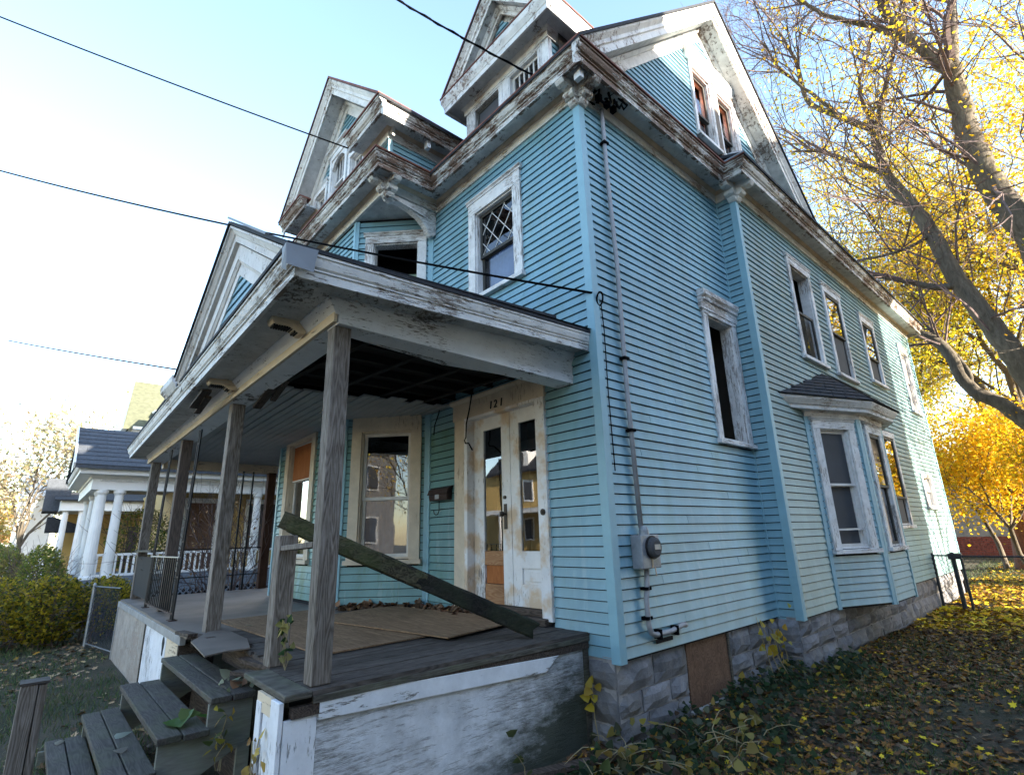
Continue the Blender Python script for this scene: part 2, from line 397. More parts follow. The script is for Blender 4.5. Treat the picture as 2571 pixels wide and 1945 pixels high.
def backing(F, u0, u1, z0, z1, ops=()):
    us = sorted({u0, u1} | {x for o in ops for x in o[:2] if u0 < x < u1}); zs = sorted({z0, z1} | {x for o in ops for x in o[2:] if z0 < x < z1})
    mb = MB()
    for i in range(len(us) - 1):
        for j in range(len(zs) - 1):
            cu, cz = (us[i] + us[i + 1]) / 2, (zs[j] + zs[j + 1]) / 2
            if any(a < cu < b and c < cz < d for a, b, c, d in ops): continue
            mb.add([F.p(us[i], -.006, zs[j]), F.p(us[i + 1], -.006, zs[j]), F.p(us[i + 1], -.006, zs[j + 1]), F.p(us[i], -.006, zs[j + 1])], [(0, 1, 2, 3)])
    return mb.build('wall_sheathing', 'flat_black', house, recalc=False)

# ------------------------------------------------------------------ windows
def pane(F, a, b, c, d, o, mat, parent):
    q = [F.p(a, o, c), F.p(b, o, c), F.p(b, o, d), F.p(a, o, d)]
    if F.u[1] * F.n[0] - F.u[0] * F.n[1] < 0: q = q[::-1]        # glass faces outwards
    return MB().add(q, [(0, 1, 2, 3)]).build('pane', mat, parent, recalc=False)
def window(F, u0, u1, z0, z1, cas=.12, head=.14, cm='casing', ch='casing_h', hood=None, sash='sash_dark', upper='glass', lower='glass',
           meet=.5, curtain=None, diamond=False, room=1.0, proud=.045, label=None, bars=0, storm=False, name='window', parent=None, glass='glass', so=-.045):
    a0, a1, b0, b1 = u0 + cas, u1 - cas, z0 + .07, z1 - head
    d = -.15
    mb = MB()
    mb.fbox(F, a0, a0 + .02, d, .012, b0, b1); mb.fbox(F, a1 - .02, a1, d, .012, b0, b1)
    mb.fbox(F, a0 + .02, a1 - .02, d, .012, b1 - .02, b1); mb.fbox(F, a0 + .02, a1 - .02, d, .012, b0, b0 + .025)
    wdw = mb.build(name, cm, parent or house, label=label)
    MB().fbox(F, u0, a0, -.002, proud, z0 + .06, b1).build('casing', cm, wdw, bev=.004)
    MB().fbox(F, a1, u1, -.002, proud, z0 + .06, b1).build('casing', cm, wdw, bev=.004)
    MB().fbox(F, u0, u1, -.002, proud + .004, b1, z1).build('head_casing', ch, wdw, bev=.004)
    MB().fbox(F, u0 - .03, u1 + .03, -.002, proud + .04, z0, z0 + .06).build('sill', ch, wdw, bev=.004)
    if hood:
        h, e, pj = hood
        MB().fprof(F, [(0, z1), (proud + .015, z1), (proud + .02, z1 + h * .3), (pj * .6, z1 + h * .55), (pj, z1 + h * .75), (pj, z1 + h), (0, z1 + h + .02)], u0 - e, u1 + e).build('hood', ch, wdw)
        if h > .2:
            dm = MB(); k = int((u1 - u0 + e) / .045)
            for i in range(k):
                q = u0 - e * .3 + (u1 - u0 + e * .6) * (i + .5) / k; dm.fbox(F, q - .013, q + .013, proud, pj * .82, z1 + h * .45, z1 + h * .6)
            dm.build('dentil', ch, wdw)
    mz = b0 + (b1 - b0) * meet
    def sashes(lo, hi, o, kind, nm):
        if kind == 'none': return
        s = .045; mb = MB()
        mb.fbox(F, a0 + .02, a0 + .02 + s, o - .035, o, lo, hi); mb.fbox(F, a1 - .02 - s, a1 - .02, o - .035, o, lo, hi)
        mb.fbox(F, a0 + .02 + s, a1 - .02 - s, o - .035, o, lo, lo + s); mb.fbox(F, a0 + .02 + s, a1 - .02 - s, o - .035, o, hi - s, hi)
        g0, g1, h0, h1 = a0 + .02 + s, a1 - .02 - s, lo + s, hi - s
        for i in range(bars):
            q = g0 + (g1 - g0) * (i + 1) / (bars + 1)
            if nm == 'upper_sash': mb.fbox(F, q - .011, q + .011, o - .028, o - .006, h0, h1)
        mb.build(nm, sash, wdw)
        if diamond and nm == 'upper_sash':
            mb = MB(); W_, H_ = g1 - g0, h1 - h0; st = W_ / 2.6
            for sg in (1, -1):
                for k in range(-8, 16):
                    x0 = k * st; pts = []
                    a = max(0, -x0 / 1.0) if True else 0
                    t0, t1 = 0.0, H_ / 1.25
                    xs, xe = x0, x0 + t1
                    lo_t = max(0, -x0); hi_t = min(t1, W_ - x0)
                    if hi_t - lo_t < .02: continue
                    fx = (lambda t: x0 + t) if sg == 1 else (lambda t: W_ - x0 - t)
                    if not (.28 < k / 6 < .62 and sg == 1 and False):
                        mb.bar(F.p(g0 + fx(lo_t), o - .016, h0 + lo_t * 1.25), F.p(g0 + fx(hi_t), o - .016, h0 + hi_t * 1.25), .010, .010, F.n + (0,))
            mb.build('muntin', 'sash_white', wdw)
        if kind in ('glass', 'part'):
            top = h1 if kind == 'glass' else h0 + (h1 - h0) * .45
            pane(F, g0, g1, h0, top, o - .018, glass, wdw)
        elif kind == 'screen':
            MB().fbox(F, g0, g1, o - .02, o - .014, h0, h1).build('insect_screen', 'screen', wdw)
        elif kind == 'boarded':
            MB().fbox(F, g0 - .02, g1 + .02, o - .02, o + .02, h0 - .02, h1 + .02).build('boarding', 'rake', wdw)
        elif kind == 'ply':
            MB().fbox(F, g0 - .02, g1 + .02, o - .02, o + .008, h0 - .02, h1 + .02).build('plywood_infill', 'ply_orange', wdw)
    sashes(mz - .02, b1 - .02, so, upper, 'upper_sash')
    sashes(b0 + .025, mz + .02, so - .038, lower, 'lower_sash')
    if storm:
        mb = MB(); o = .0
        for q in (b0 + .03, mz - .015, b0 + (mz - b0) * .28): mb.fbox(F, a0 + .02, a1 - .02, -.04, -.01, q, q + .028)
        mb.build('storm_frame', 'sash_white', wdw)
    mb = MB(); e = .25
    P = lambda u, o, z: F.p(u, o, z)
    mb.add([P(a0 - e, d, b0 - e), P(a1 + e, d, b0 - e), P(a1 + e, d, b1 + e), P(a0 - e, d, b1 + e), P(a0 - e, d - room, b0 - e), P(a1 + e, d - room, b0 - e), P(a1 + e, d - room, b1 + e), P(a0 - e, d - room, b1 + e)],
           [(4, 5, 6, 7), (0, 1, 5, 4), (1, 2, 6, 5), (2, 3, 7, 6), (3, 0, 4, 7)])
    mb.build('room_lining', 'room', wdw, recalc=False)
    if curtain:
        mat, f0, f1, g0, g1 = curtain; n = 26; secs = []
        for i in range(n + 1):
            u = a0 + (a1 - a0) * (f0 + (f1 - f0) * i / n); o = d - .05 + .02 * math.sin(i * 1.9) + .012 * math.sin(i * 4.3 + 1)
            secs.append([F.p(u, o, b0 + (b1 - b0) * g0), F.p(u, o, b0 + (b1 - b0) * g1)])
        MB().loft(secs, closed=False, cap=False).build('curtain', mat, wdw, smooth=True, recalc=False)
    return (a0 - .02, a1 + .02, b0 - .02, b1 + .02), (u0 + .01, u1 - .01, z0 + .02, z1 - .02), wdw

# front windows and walls
ops_f, sid_f = [], []
def put(lst, sl, F, *a, **k):
    h, s_, w_ = window(F, *a, **k); lst.append(h); sl.append(s_); return w_
put(ops_f, sid_f, Ff, 1.07, 2.23, 4.37, 6.00, cas=.16, head=.20, hood=(.07, .03, .075), upper='glass', lower='glass', meet=.47, diamond=True,
    curtain=('curtain_blue', 0.0, 1.0, 0.0, .55), label='window with a diamond lattice upper sash')
ops_f.append((.95, 2.26, .34, 2.70)); sid_f.append((.80, 2.58, .1, 2.93))
siding(Ff, .07, .80, 0, 26 * S, sid_f, 'siding', 1.2); siding(Ff, 2.58, 3.25, 0, 26 * S, sid_f, 'siding_green', 1.1); siding(Ff, .07, 3.25, 26 * S, 6.40, sid_f, 'siding', 1.2)
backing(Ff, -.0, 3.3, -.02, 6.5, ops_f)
ops_r, sid_r = [], []
put(ops_r, sid_r, Fr_, 2.42, 3.42, 2.25, 4.20, cas=.13, head=.06, hood=(.28, .05, .12), upper='none', lower='none', label='broken out window with no glass')
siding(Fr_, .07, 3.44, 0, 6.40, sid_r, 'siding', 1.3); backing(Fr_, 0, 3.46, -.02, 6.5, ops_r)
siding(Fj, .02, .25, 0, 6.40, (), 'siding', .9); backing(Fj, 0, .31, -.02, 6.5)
# rear wing
ops_w, sid_w = [], []
Yw = lambda y: y - 3.46
put(ops_w, sid_w, Fw, Yw(5.24), Yw(6.35), 3.95, 5.92, head=.13, so=.035, hood=(.06, .03, .07), upper='none', lower='glass', glass='glass_mirror', label='half open window above the bay')
put(ops_w, sid_w, Fw, Yw(6.95), Yw(8.05), 3.95, 5.90, head=.13, so=.035, hood=(.06, .03, .07), upper='glass', lower='screen', glass='glass_mirror')
put(ops_w, sid_w, Fw, Yw(9.30), Yw(10.38), 4.22, 5.86, head=.13, so=.035, hood=(.06, .03, .07), upper='glass', lower='screen', meet=.4, glass='glass_mirror')
put(ops_w, sid_w, Fw, Yw(12.55), Yw(13.5), 3.96, 5.84, head=.13, hood=(.06, .03, .07), upper='boarded', lower='boarded')
put(ops_w, sid_w, Fw, Yw(8.75), Yw(9.98), 1.07, 3.12, head=.13, so=.035, upper='glass', lower='screen', meet=.3, glass='glass_mirror')
put(ops_w, sid_w, Fw, Yw(11.75), Yw(12.82), 1.48, 2.34, head=.08, upper='boarded', lower='boarded')
sid_w.append((Yw(4.74), Yw(8.15), -.1, 3.10))
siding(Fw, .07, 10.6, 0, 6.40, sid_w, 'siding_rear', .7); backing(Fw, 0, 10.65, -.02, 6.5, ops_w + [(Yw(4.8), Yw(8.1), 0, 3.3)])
# bay on the right side
for F, L, wd, first in ((Fb1, Lb1, (.13, 1.06), True), (Fb2, Lb2, (.19, 1.08), False), (Fb3, Lb3, None, False)):
    o_, s_ = [], []
    if wd:
        put(o_, s_, F, wd[0], wd[1], .74, 2.80, cas=.15, head=.13, cm='casing', ch='casing_h', sash='sash_white' if first else 'sash_dark', upper='screen' if first else 'glass', lower='screen' if first else 'glass',
            meet=.52, so=-.03 if first else .03, storm=first, glass='glass_mirror', hood=(.05, .02, .07))
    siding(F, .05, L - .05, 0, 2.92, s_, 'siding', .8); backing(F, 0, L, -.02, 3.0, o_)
mb = MB(); mb.loft([[(x, y, z) for x, y in ((.28, 4.75), (.745, 5.875), (.755, 7.095), (.28, 8.14))] for z in (-.03, -.005)]); mb.build('bay_floor', 'flat_black', house)
# canted wall and gable block front
ops_c, sid_c = [], []
put(ops_c, sid_c, Fc, .10, 1.14, 4.60, 6.05, cas=.14, head=.13, hood=(.07, .03, .075), upper='none', lower='glass', meet=.55, sash='sash_green', glass='glass_mirror', label='window with the upper pane gone')
put(ops_c, sid_c, Fc, .12, 1.18, .80, 2.93, cas=.15, head=.22, cm='casing_cream', ch='casing_cream', hood=(.05, .03, .06), sash='sash_white', upper='glass', lower='glass', meet=.46, glass='glass_mirror',
    curtain=('curtain_grey', 0, 1, 0, .47))
siding(Fc, .05, 1.26, .27, 2.60, sid_c, 'siding_green', 1.0); siding(Fc, .05, 1.26, 2.60, 6.36, sid_c, 'siding', 1.0)
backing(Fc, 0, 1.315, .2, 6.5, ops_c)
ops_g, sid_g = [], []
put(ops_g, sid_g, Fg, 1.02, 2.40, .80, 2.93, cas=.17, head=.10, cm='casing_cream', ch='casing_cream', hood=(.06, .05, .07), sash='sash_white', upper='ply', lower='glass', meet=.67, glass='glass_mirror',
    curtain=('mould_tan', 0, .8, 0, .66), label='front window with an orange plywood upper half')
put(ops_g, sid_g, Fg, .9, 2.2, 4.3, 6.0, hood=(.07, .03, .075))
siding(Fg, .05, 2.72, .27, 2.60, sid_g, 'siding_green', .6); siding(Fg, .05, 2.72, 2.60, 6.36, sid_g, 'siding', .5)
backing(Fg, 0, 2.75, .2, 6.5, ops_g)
backing(Fr((-6.95, -.93), (0, 1), (-1, 0)), 0, 4, .2, 6.5)
# corner boards
def cboard(x, y, z0, z1, a, b, mat='corner_blue'):
    """L shaped corner board: legs run along directions a and b, faces outwards"""
    for d, e in ((a, b), (b, a)):
        F = Fr((x, y), d, (-e[0], -e[1]))
        MB().fbox(F, -.028 if d is a else .0, .075, 0.0, .028, z0, z1).build('corner_board', mat, house)
cboard(0, 0, -.03, 6.40, (-1, 0), (0, 1)); 
MB().fbox(Fw, -.0, .075, 0, .03, -.03, 6.40).build('corner_board', 'corner_blue', house, bev=.003)
MB().fbox(Fj, .235, .34, 0, .03, -.03, 6.40).build('corner_board', 'corner_blue', house, bev=.003)
MB().fbox(Fr_, 3.43, 3.456, 0, .026, -.01, 6.40).build('corner_board', 'corner_blue', house)
MB().fbox(Ff, 3.22, 3.30, 0, .03, .22, 6.40).build('corner_board', 'corner_blue', house, bev=.003)
for F, u, z0, z1 in ((Fc, 0.0, .24, 6.36), (Fc, 1.26, .24, 6.36), (Fg, -.02, .24, 6.36), (Fg, 2.70, .24, 6.36), (Fb1, 0, -.03, 2.92), (Fb1, Lb1 - .07, -.03, 2.92), (Fb2, 0.0, -.03, 2.92), (Fb2, Lb2 - .07, -.03, 2.92), (Fb3, 0, -.03, 2.92), (Fw, 10.55, -.03, 6.4)):
    MB().fbox(F, u, u + .07, 0, .03, z0, z1).build('corner_board', 'corner_blue', house)

# ------------------------------------------------------------------ cornices
PATH = [(-6.75, .8), (-6.75, -.95), (-3.14, -.95), (-3.14, 0), (0, 0), (0, 3.46), (.31, 3.46), (.31, 14.1), (-3, 14.1)]
def cornice(path, dz, k=1.0, pre=''):
    q = lambda pr: [(o * k, 6.36 + (z - 6.36) * k + dz) for o, z in pr]
    MB().sweep(path, q([(-.01, 6.385), (.034, 6.385), (.034, 6.525), (-.01, 6.525)])).build('frieze', 'frieze', house)
    MB().sweep(path, q([(-.01, 6.525), (.045, 6.525), (.05, 6.535), (.075, 6.555), (.085, 6.575), (-.01, 6.575)])).build('bed_mould', 'mould_tan', house)
    MB().sweep(path, q([(.0, 6.576), (.30, 6.556), (.30, 6.60), (.0, 6.60)])).build('soffit', 'soffit', house)
    MB().sweep(path, q([(.28, 6.50), (.325, 6.50), (.327, 6.575), (.345, 6.582), (.345, 6.60), (.372, 6.615), (.395, 6.655), (.40, 6.69), (.415, 6.695), (.415, 6.72), (.28, 6.72)])).build('crown_moulding', 'crown', house)
    MB().sweep(path, q([(.2, 6.724), (.435, 6.724), (.435, 6.75), (.2, 6.76)])).build('drip_edge', 'roof_red', house)
cornice(PATH, 0)
cornice([(-3.95, -.95), (-3.14, -.95), (-3.14, 1.2)], .97); cornice([(-6.75, 1.2), (-6.75, -.95), (-5.95, -.95)], .97)
# soffit under the overhanging corner of the gable block
MB().add([(-3.16, -.02, 6.40), (-3.16, -.93, 6.40), (-4.22, -.93, 6.40), (-3.27, .02, 6.40)], [(0, 1, 2, 3)]).build('corner_soffit', 'soffit', house, recalc=False)
SCROLL = [(0, 0), (.28, 0), (.315, -.04), (.32, -.10), (.29, -.15), (.24, -.165), (.195, -.14), (.15, -.15), (.12, -.20), (.10, -.27), (.09, -.33), (.06, -.37), (0, -.39)]
for F, u in ((Ff, -.04), (Fr_, -.04), (Fg, -1.13), (Fr((-3.14, -.95), (0, 1), (1, 0)), -.04), (Fj, .24), (Fw, -.04)):
    mb = MB(); mb.fprof(F, [(o, 6.57 + z * .8) for o, z in SCROLL], u, u + .13)
    mb.fprof(F, [(.10 + .07 * math.cos(t), 6.40 + .07 * math.sin(t) * .9) for t in [k * .7 for k in range(9)]], u - .015, u + .145)
    mb.build('scroll_bracket', 'rake', house, bev=.006)
# long carved brace below the overhang
prof = [(.02, 5.98), (.02, 6.385), (.97, 6.385), (.97, 6.33), (.93, 6.27), (.86, 6.255), (.80, 6.28), (.70, 6.285), (.52, 6.25), (.36, 6.18), (.26, 6.10), (.20, 6.03), (.17, 5.97), (.12, 5.93), (.06, 5.94)]
MB().fprism(Fr((-3.14, 0), (0, -1), (1, 0)), prof, -.12, -.01).build('carved_brace', 'casing_h', house, bev=.008)
MB().fprism(Fr((-3.14, 0), (0, -1), (1, 0)), [(.20, 6.36), (.97, 6.36), (.97, 6.33), (.20, 6.20)], -.004, .02).build('brace_panel', 'casing_h', house)

# ------------------------------------------------------------------ gables
def gable(F, half, ze, sl, ov, kz=1.0, soff='soffit', fr='rake', name='raking', frd=.60):
    zt = lambda u: ze + sl * (half - abs(u))
    def lf(prof, nm, mat, ins=0.0):
        secs = [[F.p(u, o, zt(u) + d * kz) for o, d in prof] for u in (-half + ins, 0, half - ins)]
        return MB().loft(secs).build(nm, mat, house)
    lf([(ov - .12, -.30), (ov - .09, -.33), (ov - .09, -.20), (ov - .065, -.185), (ov - .065, -.12), (ov - .01, -.05), (ov - .01, -.012), (ov - .12, -.012)], name + '_crown', 'rake')
    lf([(.0, -.32), (ov - .115, -.29), (ov - .115, -.26), (.0, -.26)], name + '_soffit', soff, .25)
    lf([(-.01, -frd), (.035, -frd), (.035, -.32), (-.01, -.32)], name + '_frieze', fr, .3)
    lf([(.035, -.40), (.06, -.40), (.10, -.33), (.035, -.325)], name + '_mould', fr, .3)
    lf([(ov - .30, -.008), (ov + .015, -.008), (ov + .015, .04), (ov - .30, .04)], 'roof_edge', 'roof_red')
# right gable
FR = Fr((0, 3.76), (0, 1), (1, 0))
gable(FR, 4.18, 6.72, .95, .42)
zt = lambda u: 6.72 + .95 * (4.18 - abs(u))
sid_t, ops_t = [], []
for a, b in ((-.60, .16), (.30, 1.06)):
    put(ops_t, sid_t, FR, a, b, 7.62, 9.24, cas=.07, head=.10, sash='sash_dark', upper='part', lower='glass', meet=.42, curtain=('curtain_orange', .05, 1, .36, .97), room=.8, bars=0)
MB().fprof(FR, [(0, 9.22), (.06, 9.22), (.065, 9.30), (.10, 9.36), (.14, 9.44), (.14, 9.50), (0, 9.53)], -.70, 1.22).build('window_hood', 'rake', house)
dm = MB()
for i in range(34):
    u = -.66 + 1.84 * (i + .5) / 34; dm.fbox(FR, u - .014, u + .014, .06, .10, 9.31, 9.36)
dm.build('dentil', 'rake', house)
MB().fbox(FR, .155, .305, -.01, .05, 7.6, 9.22).build('mullion', 'post', house)
MB().fbox(FR, 1.04, 1.14, -.01, .05, 7.6, 9.22).build('window_casing', 'casing', house)
siding(FR, -3.9, 3.9, 6.6, 10.3, [(-.62, 1.12, 7.55, 9.5)], 'siding', .9, lim=lambda z: (-max(0, 4.18 - (z + .56 - 6.72) / .95), max(0, 4.18 - (z + .56 - 6.72) / .95)))
mb = MB()
for a, b in ((-.58, .14), (.32, 1.04)): pass
us = [-3.9, -.55, .11, .35, 1.01, 3.9]
mb.add([FR.p(u, -.012, z) for u, z in ((-3.9, 6.5), (-.55, 6.5), (-.55, 9.2), (-.55, zt(-.55) - .3), (-3.9, zt(-3.9) - .3))], [(0, 1, 2, 3, 4)])
mb.add([FR.p(u, -.012, z) for u, z in ((1.01, 6.5), (3.9, 6.5), (3.9, zt(3.9) - .3), (1.01, zt(1.01) - .3))], [(0, 1, 2, 3)])
mb.add([FR.p(u, -.012, z) for u, z in ((-.55, 9.16), (1.01, 9.16), (1.01, zt(1.01) - .3), (0, zt(0) - .3), (-.55, zt(-.55) - .3))], [(0, 1, 2, 3, 4)])
mb.add([FR.p(u, -.012, z) for u, z in ((-.55, 6.5), (1.01, 6.5), (1.01, 7.68), (-.55, 7.68))], [(0, 1, 2, 3)])
mb.build('wall_sheathing', 'flat_black', house, recalc=False)
# front gable block
FG = Fr((-4.945, -.92), (1, 0), (0, -1)); HG = 2.225; ZG_ = 7.69; SG = .94
gable(FG, HG, ZG_, SG, .44)
sid_q, ops_q = [], []
for a, b, c, d, hd, kw in ((-1.42, -.72, 7.36, 8.08, (.05, .03, .07), {}), (-.64, .16, 7.36, 8.52, (.10, .06, .12), {'bars': 3}), (.24, .94, 7.36, 8.06, (.05, .03, .07), {})):
    put(ops_q, sid_q, FG, a, b, c, d, cas=.09, head=.12, hood=hd, sash='sash_white', meet=.45, room=.7, diamond=not kw, glass='glass_mirror', **kw)
mb = MB()       # round arch head in the middle window
arc = [(-.55, 8.41)] + [(-.24 + .31 * math.cos(t), 8.06 + .31 * math.sin(t)) for t in [math.pi * (1 - k / 12) for k in range(13)]] + [(.07, 8.41)]
mb.fprism(FG, arc, -.02, .03); mb.build('arched_head', 'casing_h', house)
siding(FG, -2.2, 2.2, 6.7, 9.5, sid_q, 'siding', .6, lim=lambda z: (-min(1.8, max(0, HG - (z + .55 - ZG_) / SG)), min(1.8, max(0, HG - (z + .55 - ZG_) / SG))))
mb = MB(); zq = lambda u: ZG_ + SG * (HG - abs(u)) - .3
for a, b, c, d in ((-1.82, -1.35, 6.5, None), (-1.35, -.79, 6.5, 7.42), (-1.35, -.79, 7.98, None), (-.79, -.57, 6.5, None), (-.57, .09, 6.5, 7.42), (-.57, .09, 8.42, None), (.09, .31, 6.5, None), (.31, .87, 6.5, 7.42), (.31, .87, 7.96, None), (.87, 1.82, 6.5, None)):
    mb.add([FG.p(a, -.012, c), FG.p(b, -.012, c), FG.p(b, -.012, d or zq(b)), FG.p(a, -.012, d or zq(a))], [(0, 1, 2, 3)])
mb.build('wall_sheathing', 'flat_black', house, recalc=False)
FS = Fr((-3.14, -.95), (0, 1), (1, 0))
siding(FS, .05, 2.2, 6.78, 7.37, (), 'siding', 1.0); backing(FS, 0, 2.6, 6.4, 7.6)
MB().fbox(FS, -.02, .06, 0, .03, 6.7, 7.38).build('corner_board', 'corner_blue', house)
backing(Fr((-6.75, -.95), (0, 1), (-1, 0)), 0, 3, 6.4, 7.6)
backing(Fr((-3.14, -.92), (-1, 0), (0, -1)), 0, .3, 6.4, 7.7); backing(Fr((-6.45, -.92), (-1, 0), (0, -1)), 0, .3, 6.4, 7.7)
# dormer
FD = Fr((-1.375, 0), (1, 0), (0, -1)); ZD_, HD, SD = 8.16, 1.225, 1.06
dpath = [(-2.30, 1.6), (-2.30, 0), (-.45, 0), (-.45, 1.6)]
kz = .72; q = lambda pr: [(o * kz, 7.88 + (z - 6.52) * 1.15) for o, z in pr]
MB().sweep(dpath, q([(-.01, 6.42), (.045, 6.42), (.045, 6.50), (.10, 6.55), (-.01, 6.55)])).build('bed_mould', 'frieze', house)
MB().sweep(dpath, q([(0, 6.552), (.36, 6.54), (.36, 6.57), (0, 6.57)])).build('soffit', 'soffit', house)
MB().sweep(dpath, q([(.33, 6.50), (.37, 6.50), (.372, 6.575), (.385, 6.582), (.39, 6.60), (.43, 6.66), (.44, 6.70), (.44, 6.74), (.33, 6.74)])).build('crown_moulding', 'rake', house)
MB().sweep(dpath, q([(.2, 6.744), (.455, 6.744), (.455, 6.765), (.2, 6.775)])).build('drip_edge', 'roof_red', house)
gable(FD, HD, ZD_, SD, .30, .8, frd=.5)
hs, ss = [], []
put(hs, ss, FD, -.80, -.03, 6.95, 7.78, cas=.07, head=.05, cm='casing', sash='sash_dark', upper='screen', lower='screen', proud=.02)
put(hs, ss, FD, .05, .82, 6.95, 7.78, cas=.07, head=.05, cm='casing', sash='sash_white', upper='glass', lower='none', meet=.02, bars=4, proud=.02, glass='glass_mirror')
for a, b in ((-.925, -.80), (-.03, .05), (.82, .925)): MB().fbox(FD, a, b, -.01, .012, 6.7, 7.78).build('corner_board', 'casing', house)
MB().fbox(FD, -.925, .925, -.01, .014, 7.78, 7.92).build('frieze', 'casing_h', house)
backing(FD, -.925, .925, 6.5, 8.1, hs)
FK = Fr((-.45, 0), (0, 1), (1, 0))
siding(FK, .07, 1.4, 6.75, 7.78, (), 'siding', .8); backing(FK, 0, 1.6, 6.5, 8.1); MB().fbox(FK, -.012, .06, 0, .02, 6.7, 7.8).build('corner_board', 'casing', house)
backing(Fr((-2.3, 0), (0, 1), (-1, 0)), 0, 1.6, 6.5, 8.1)
zd = lambda u: ZD_ + SD * (HD - abs(u))
MB().add([FD.p(-1.0, -.06, 8.1), FD.p(1.0, -.06, 8.1), FD.p(1.0, -.06, zd(1) - .2), FD.p(0, -.06, zd(0) - .2), FD.p(-1, -.06, zd(1) - .2)], [(0, 1, 2, 3, 4)]).build('tympanum', 'rake', house, recalc=False)
siding(FD, -.4, .4, 8.25, 8.95, (), 'siding', .3, lim=lambda z: (-max(0, (8.92 - z) / SD), max(0, (8.92 - z) / SD)))
# roofs
def roof(name, pts, t=.05, mat='shingle_dark'): return MB().slab(*pts, t).build(name, mat, house)
roof('roof', [(-8.5, -.43, 6.745), (.44, -.43, 6.745), (.44, 3.76, 10.73), (-8.5, 3.76, 10.73)])
roof('roof', [(-8.5, 3.76, 10.73), (.44, 3.76, 10.73), (.44, 7.95, 6.75), (-8.5, 7.95, 6.75)])
gp = ZG_ + SG * HG + .04
roof('roof', [(-7.19, -1.37, 7.70), (-4.945, -1.37, gp), (-4.945, 3.3, gp), (-7.19, 3.3, 7.70)])
roof('roof', [(-4.945, -1.37, gp), (-2.70, -1.37, 7.70), (-2.70, 1.4, 7.70), (-4.945, 3.3, gp)])
dp = ZD_ + SD * HD + .03
roof('roof', [(-2.62, -.31, 8.17), (-1.375, -.31, dp), (-1.375, 2.2, dp), (-2.62, 1.3, 8.17)])
roof('roof', [(-1.375, -.31, dp), (-.13, -.31, 8.17), (-.13, 1.3, 8.17), (-1.375, 2.2, dp)])
roof('roof', [(.75, 3.04, 6.755), (.75, 14.5, 6.755), (-3, 14.5, 8.2), (-3, 3.04, 8.2)])
roof('roof', [(.75, 3.02, 6.76), (.44, 3.02, 6.76), (-.02, 3.7, 7.38), (.3, 3.7, 7.38)], .02, 'flash')
roof('roof', [(-6.75, 0, 6.7), (-.1, 0, 6.7), (-.1, 14.0, 6.7), (-6.75, 14.0, 6.7)], .03, 'flat_black')
backing(Fr((.31, 14.1), (-1, 0), (0, 1)), 0, 7, -.7, 6.6)
# bay roof with shingle courses
def bayroof():
    PB = [(.31, 4.74), (.76, 5.87), (.77, 7.10), (.31, 8.15)]
    MB().sweep(PB, [(0, 2.86), (.04, 2.86), (.045, 2.93), (.08, 2.96), (0, 2.97)]).build('bay_frieze', 'casing_h', house)
    def ring(off, z, off0): return [(.31, 4.74 - off0, z), (.76 + off, 5.87 - off * .12, z), (.77 + off, 7.10 + off * .8, z), (.31, 8.15 + off0, z)]
    prof = [(0, 2.955, 0), (.20, 2.945, .52), (.205, 3.0, .54), (.225, 3.01, .60), (.27, 3.085, .76), (.28, 3.12, .80), (0, 3.13, 0)]
    rows_ = [ring(o, z, k) for o, z, k in prof]
    MB().loft([[rows_[j][i] for j in range(len(prof))] for i in range(4)]).build('bay_cornice', 'casing_h', house)
    e = [(.312, 3.90, 3.13), (1.06, 5.83, 3.13), (1.07, 7.36, 3.13), (.312, 9.0, 3.13)]
    top = [(.315, 6.05, 3.83), (.315, 6.10, 3.83), (.315, 7.2, 3.86), (.315, 7.3, 3.86)]
    base = MB()
    for i in range(3): base.add([e[i], e[i + 1], top[i + 1], top[i]], [(0, 1, 2, 3)])
    base.build('bay_roof', 'shingle_dark', house, recalc=False)
    n = 8
    for i in range(3):
        A, B_, C_, D_ = (Vector(p) for p in (e[i], e[i + 1], top[i + 1], top[i]))
        for r in range(n):
            l0, l1 = A.lerp(D_, r / n), B_.lerp(C_, r / n); u0_, u1_ = A.lerp(D_, (r + 1.1) / n), B_.lerp(C_, (r + 1.1) / n)
            L = (l1 - l0).length; m = max(2, int(L / .26)); nr = (l1 - l0).cross(u0_ - l0).normalized()
            if nr.z < 0: nr = -nr
            for k in range(m):
                f0, f1 = (k + .5 * (r % 2) * .9) / m, min(1, (k + 1 + .5 * (r % 2) * .9) / m - .012)
                if f1 <= f0: continue
                h = .014 + rnd.uniform(0, .005)
                q = [l0.lerp(l1, f0), l0.lerp(l1, f1), u0_.lerp(u1_, f1), u0_.lerp(u1_, f0)]
                MB().hexa(q, [q[0] + nr * h, q[1] + nr * h, q[2] + nr * .003, q[3] + nr * .003]).build('shingle', 'shingle_dark', house)
bayroof()

# ------------------------------------------------------------------ front door (double leaf)
door = MB(); door.fbox(Ff, .80, .95, -.10, .05, .26, 2.70); 
door = door.build('door_casing', 'door', house, bev=.005)
MB().fbox(Ff, 2.30, 2.58, -.002, .04, .26, 2.70).build('casing', 'casing_cream', door, bev=.005)
MB().fbox(Ff, 2.26, 2.33, -.10, .06, .30, 2.70).build('casing', 'door', door, bev=.005)
MB().fbox(Ff, .79, 2.61, -.02, .045, 2.70, 2.93).build('head_casing', 'casing_cream', door, bev=.005)
MB().fprof(Ff, [(0, 2.93), (.05, 2.93), (.085, 2.965), (.085, 2.985), (0, 2.99)], .76, 2.65).build('hood', 'casing_cream', door)
MB().fbox(Ff, .93, 2.28, -.06, .055, 2.665, 2.70).build('casing', 'door', door)
MB().fbox(Ff, .86, 2.5, -.12, .10, .216, .29).build('threshold', 'rotten', door, bev=.01)
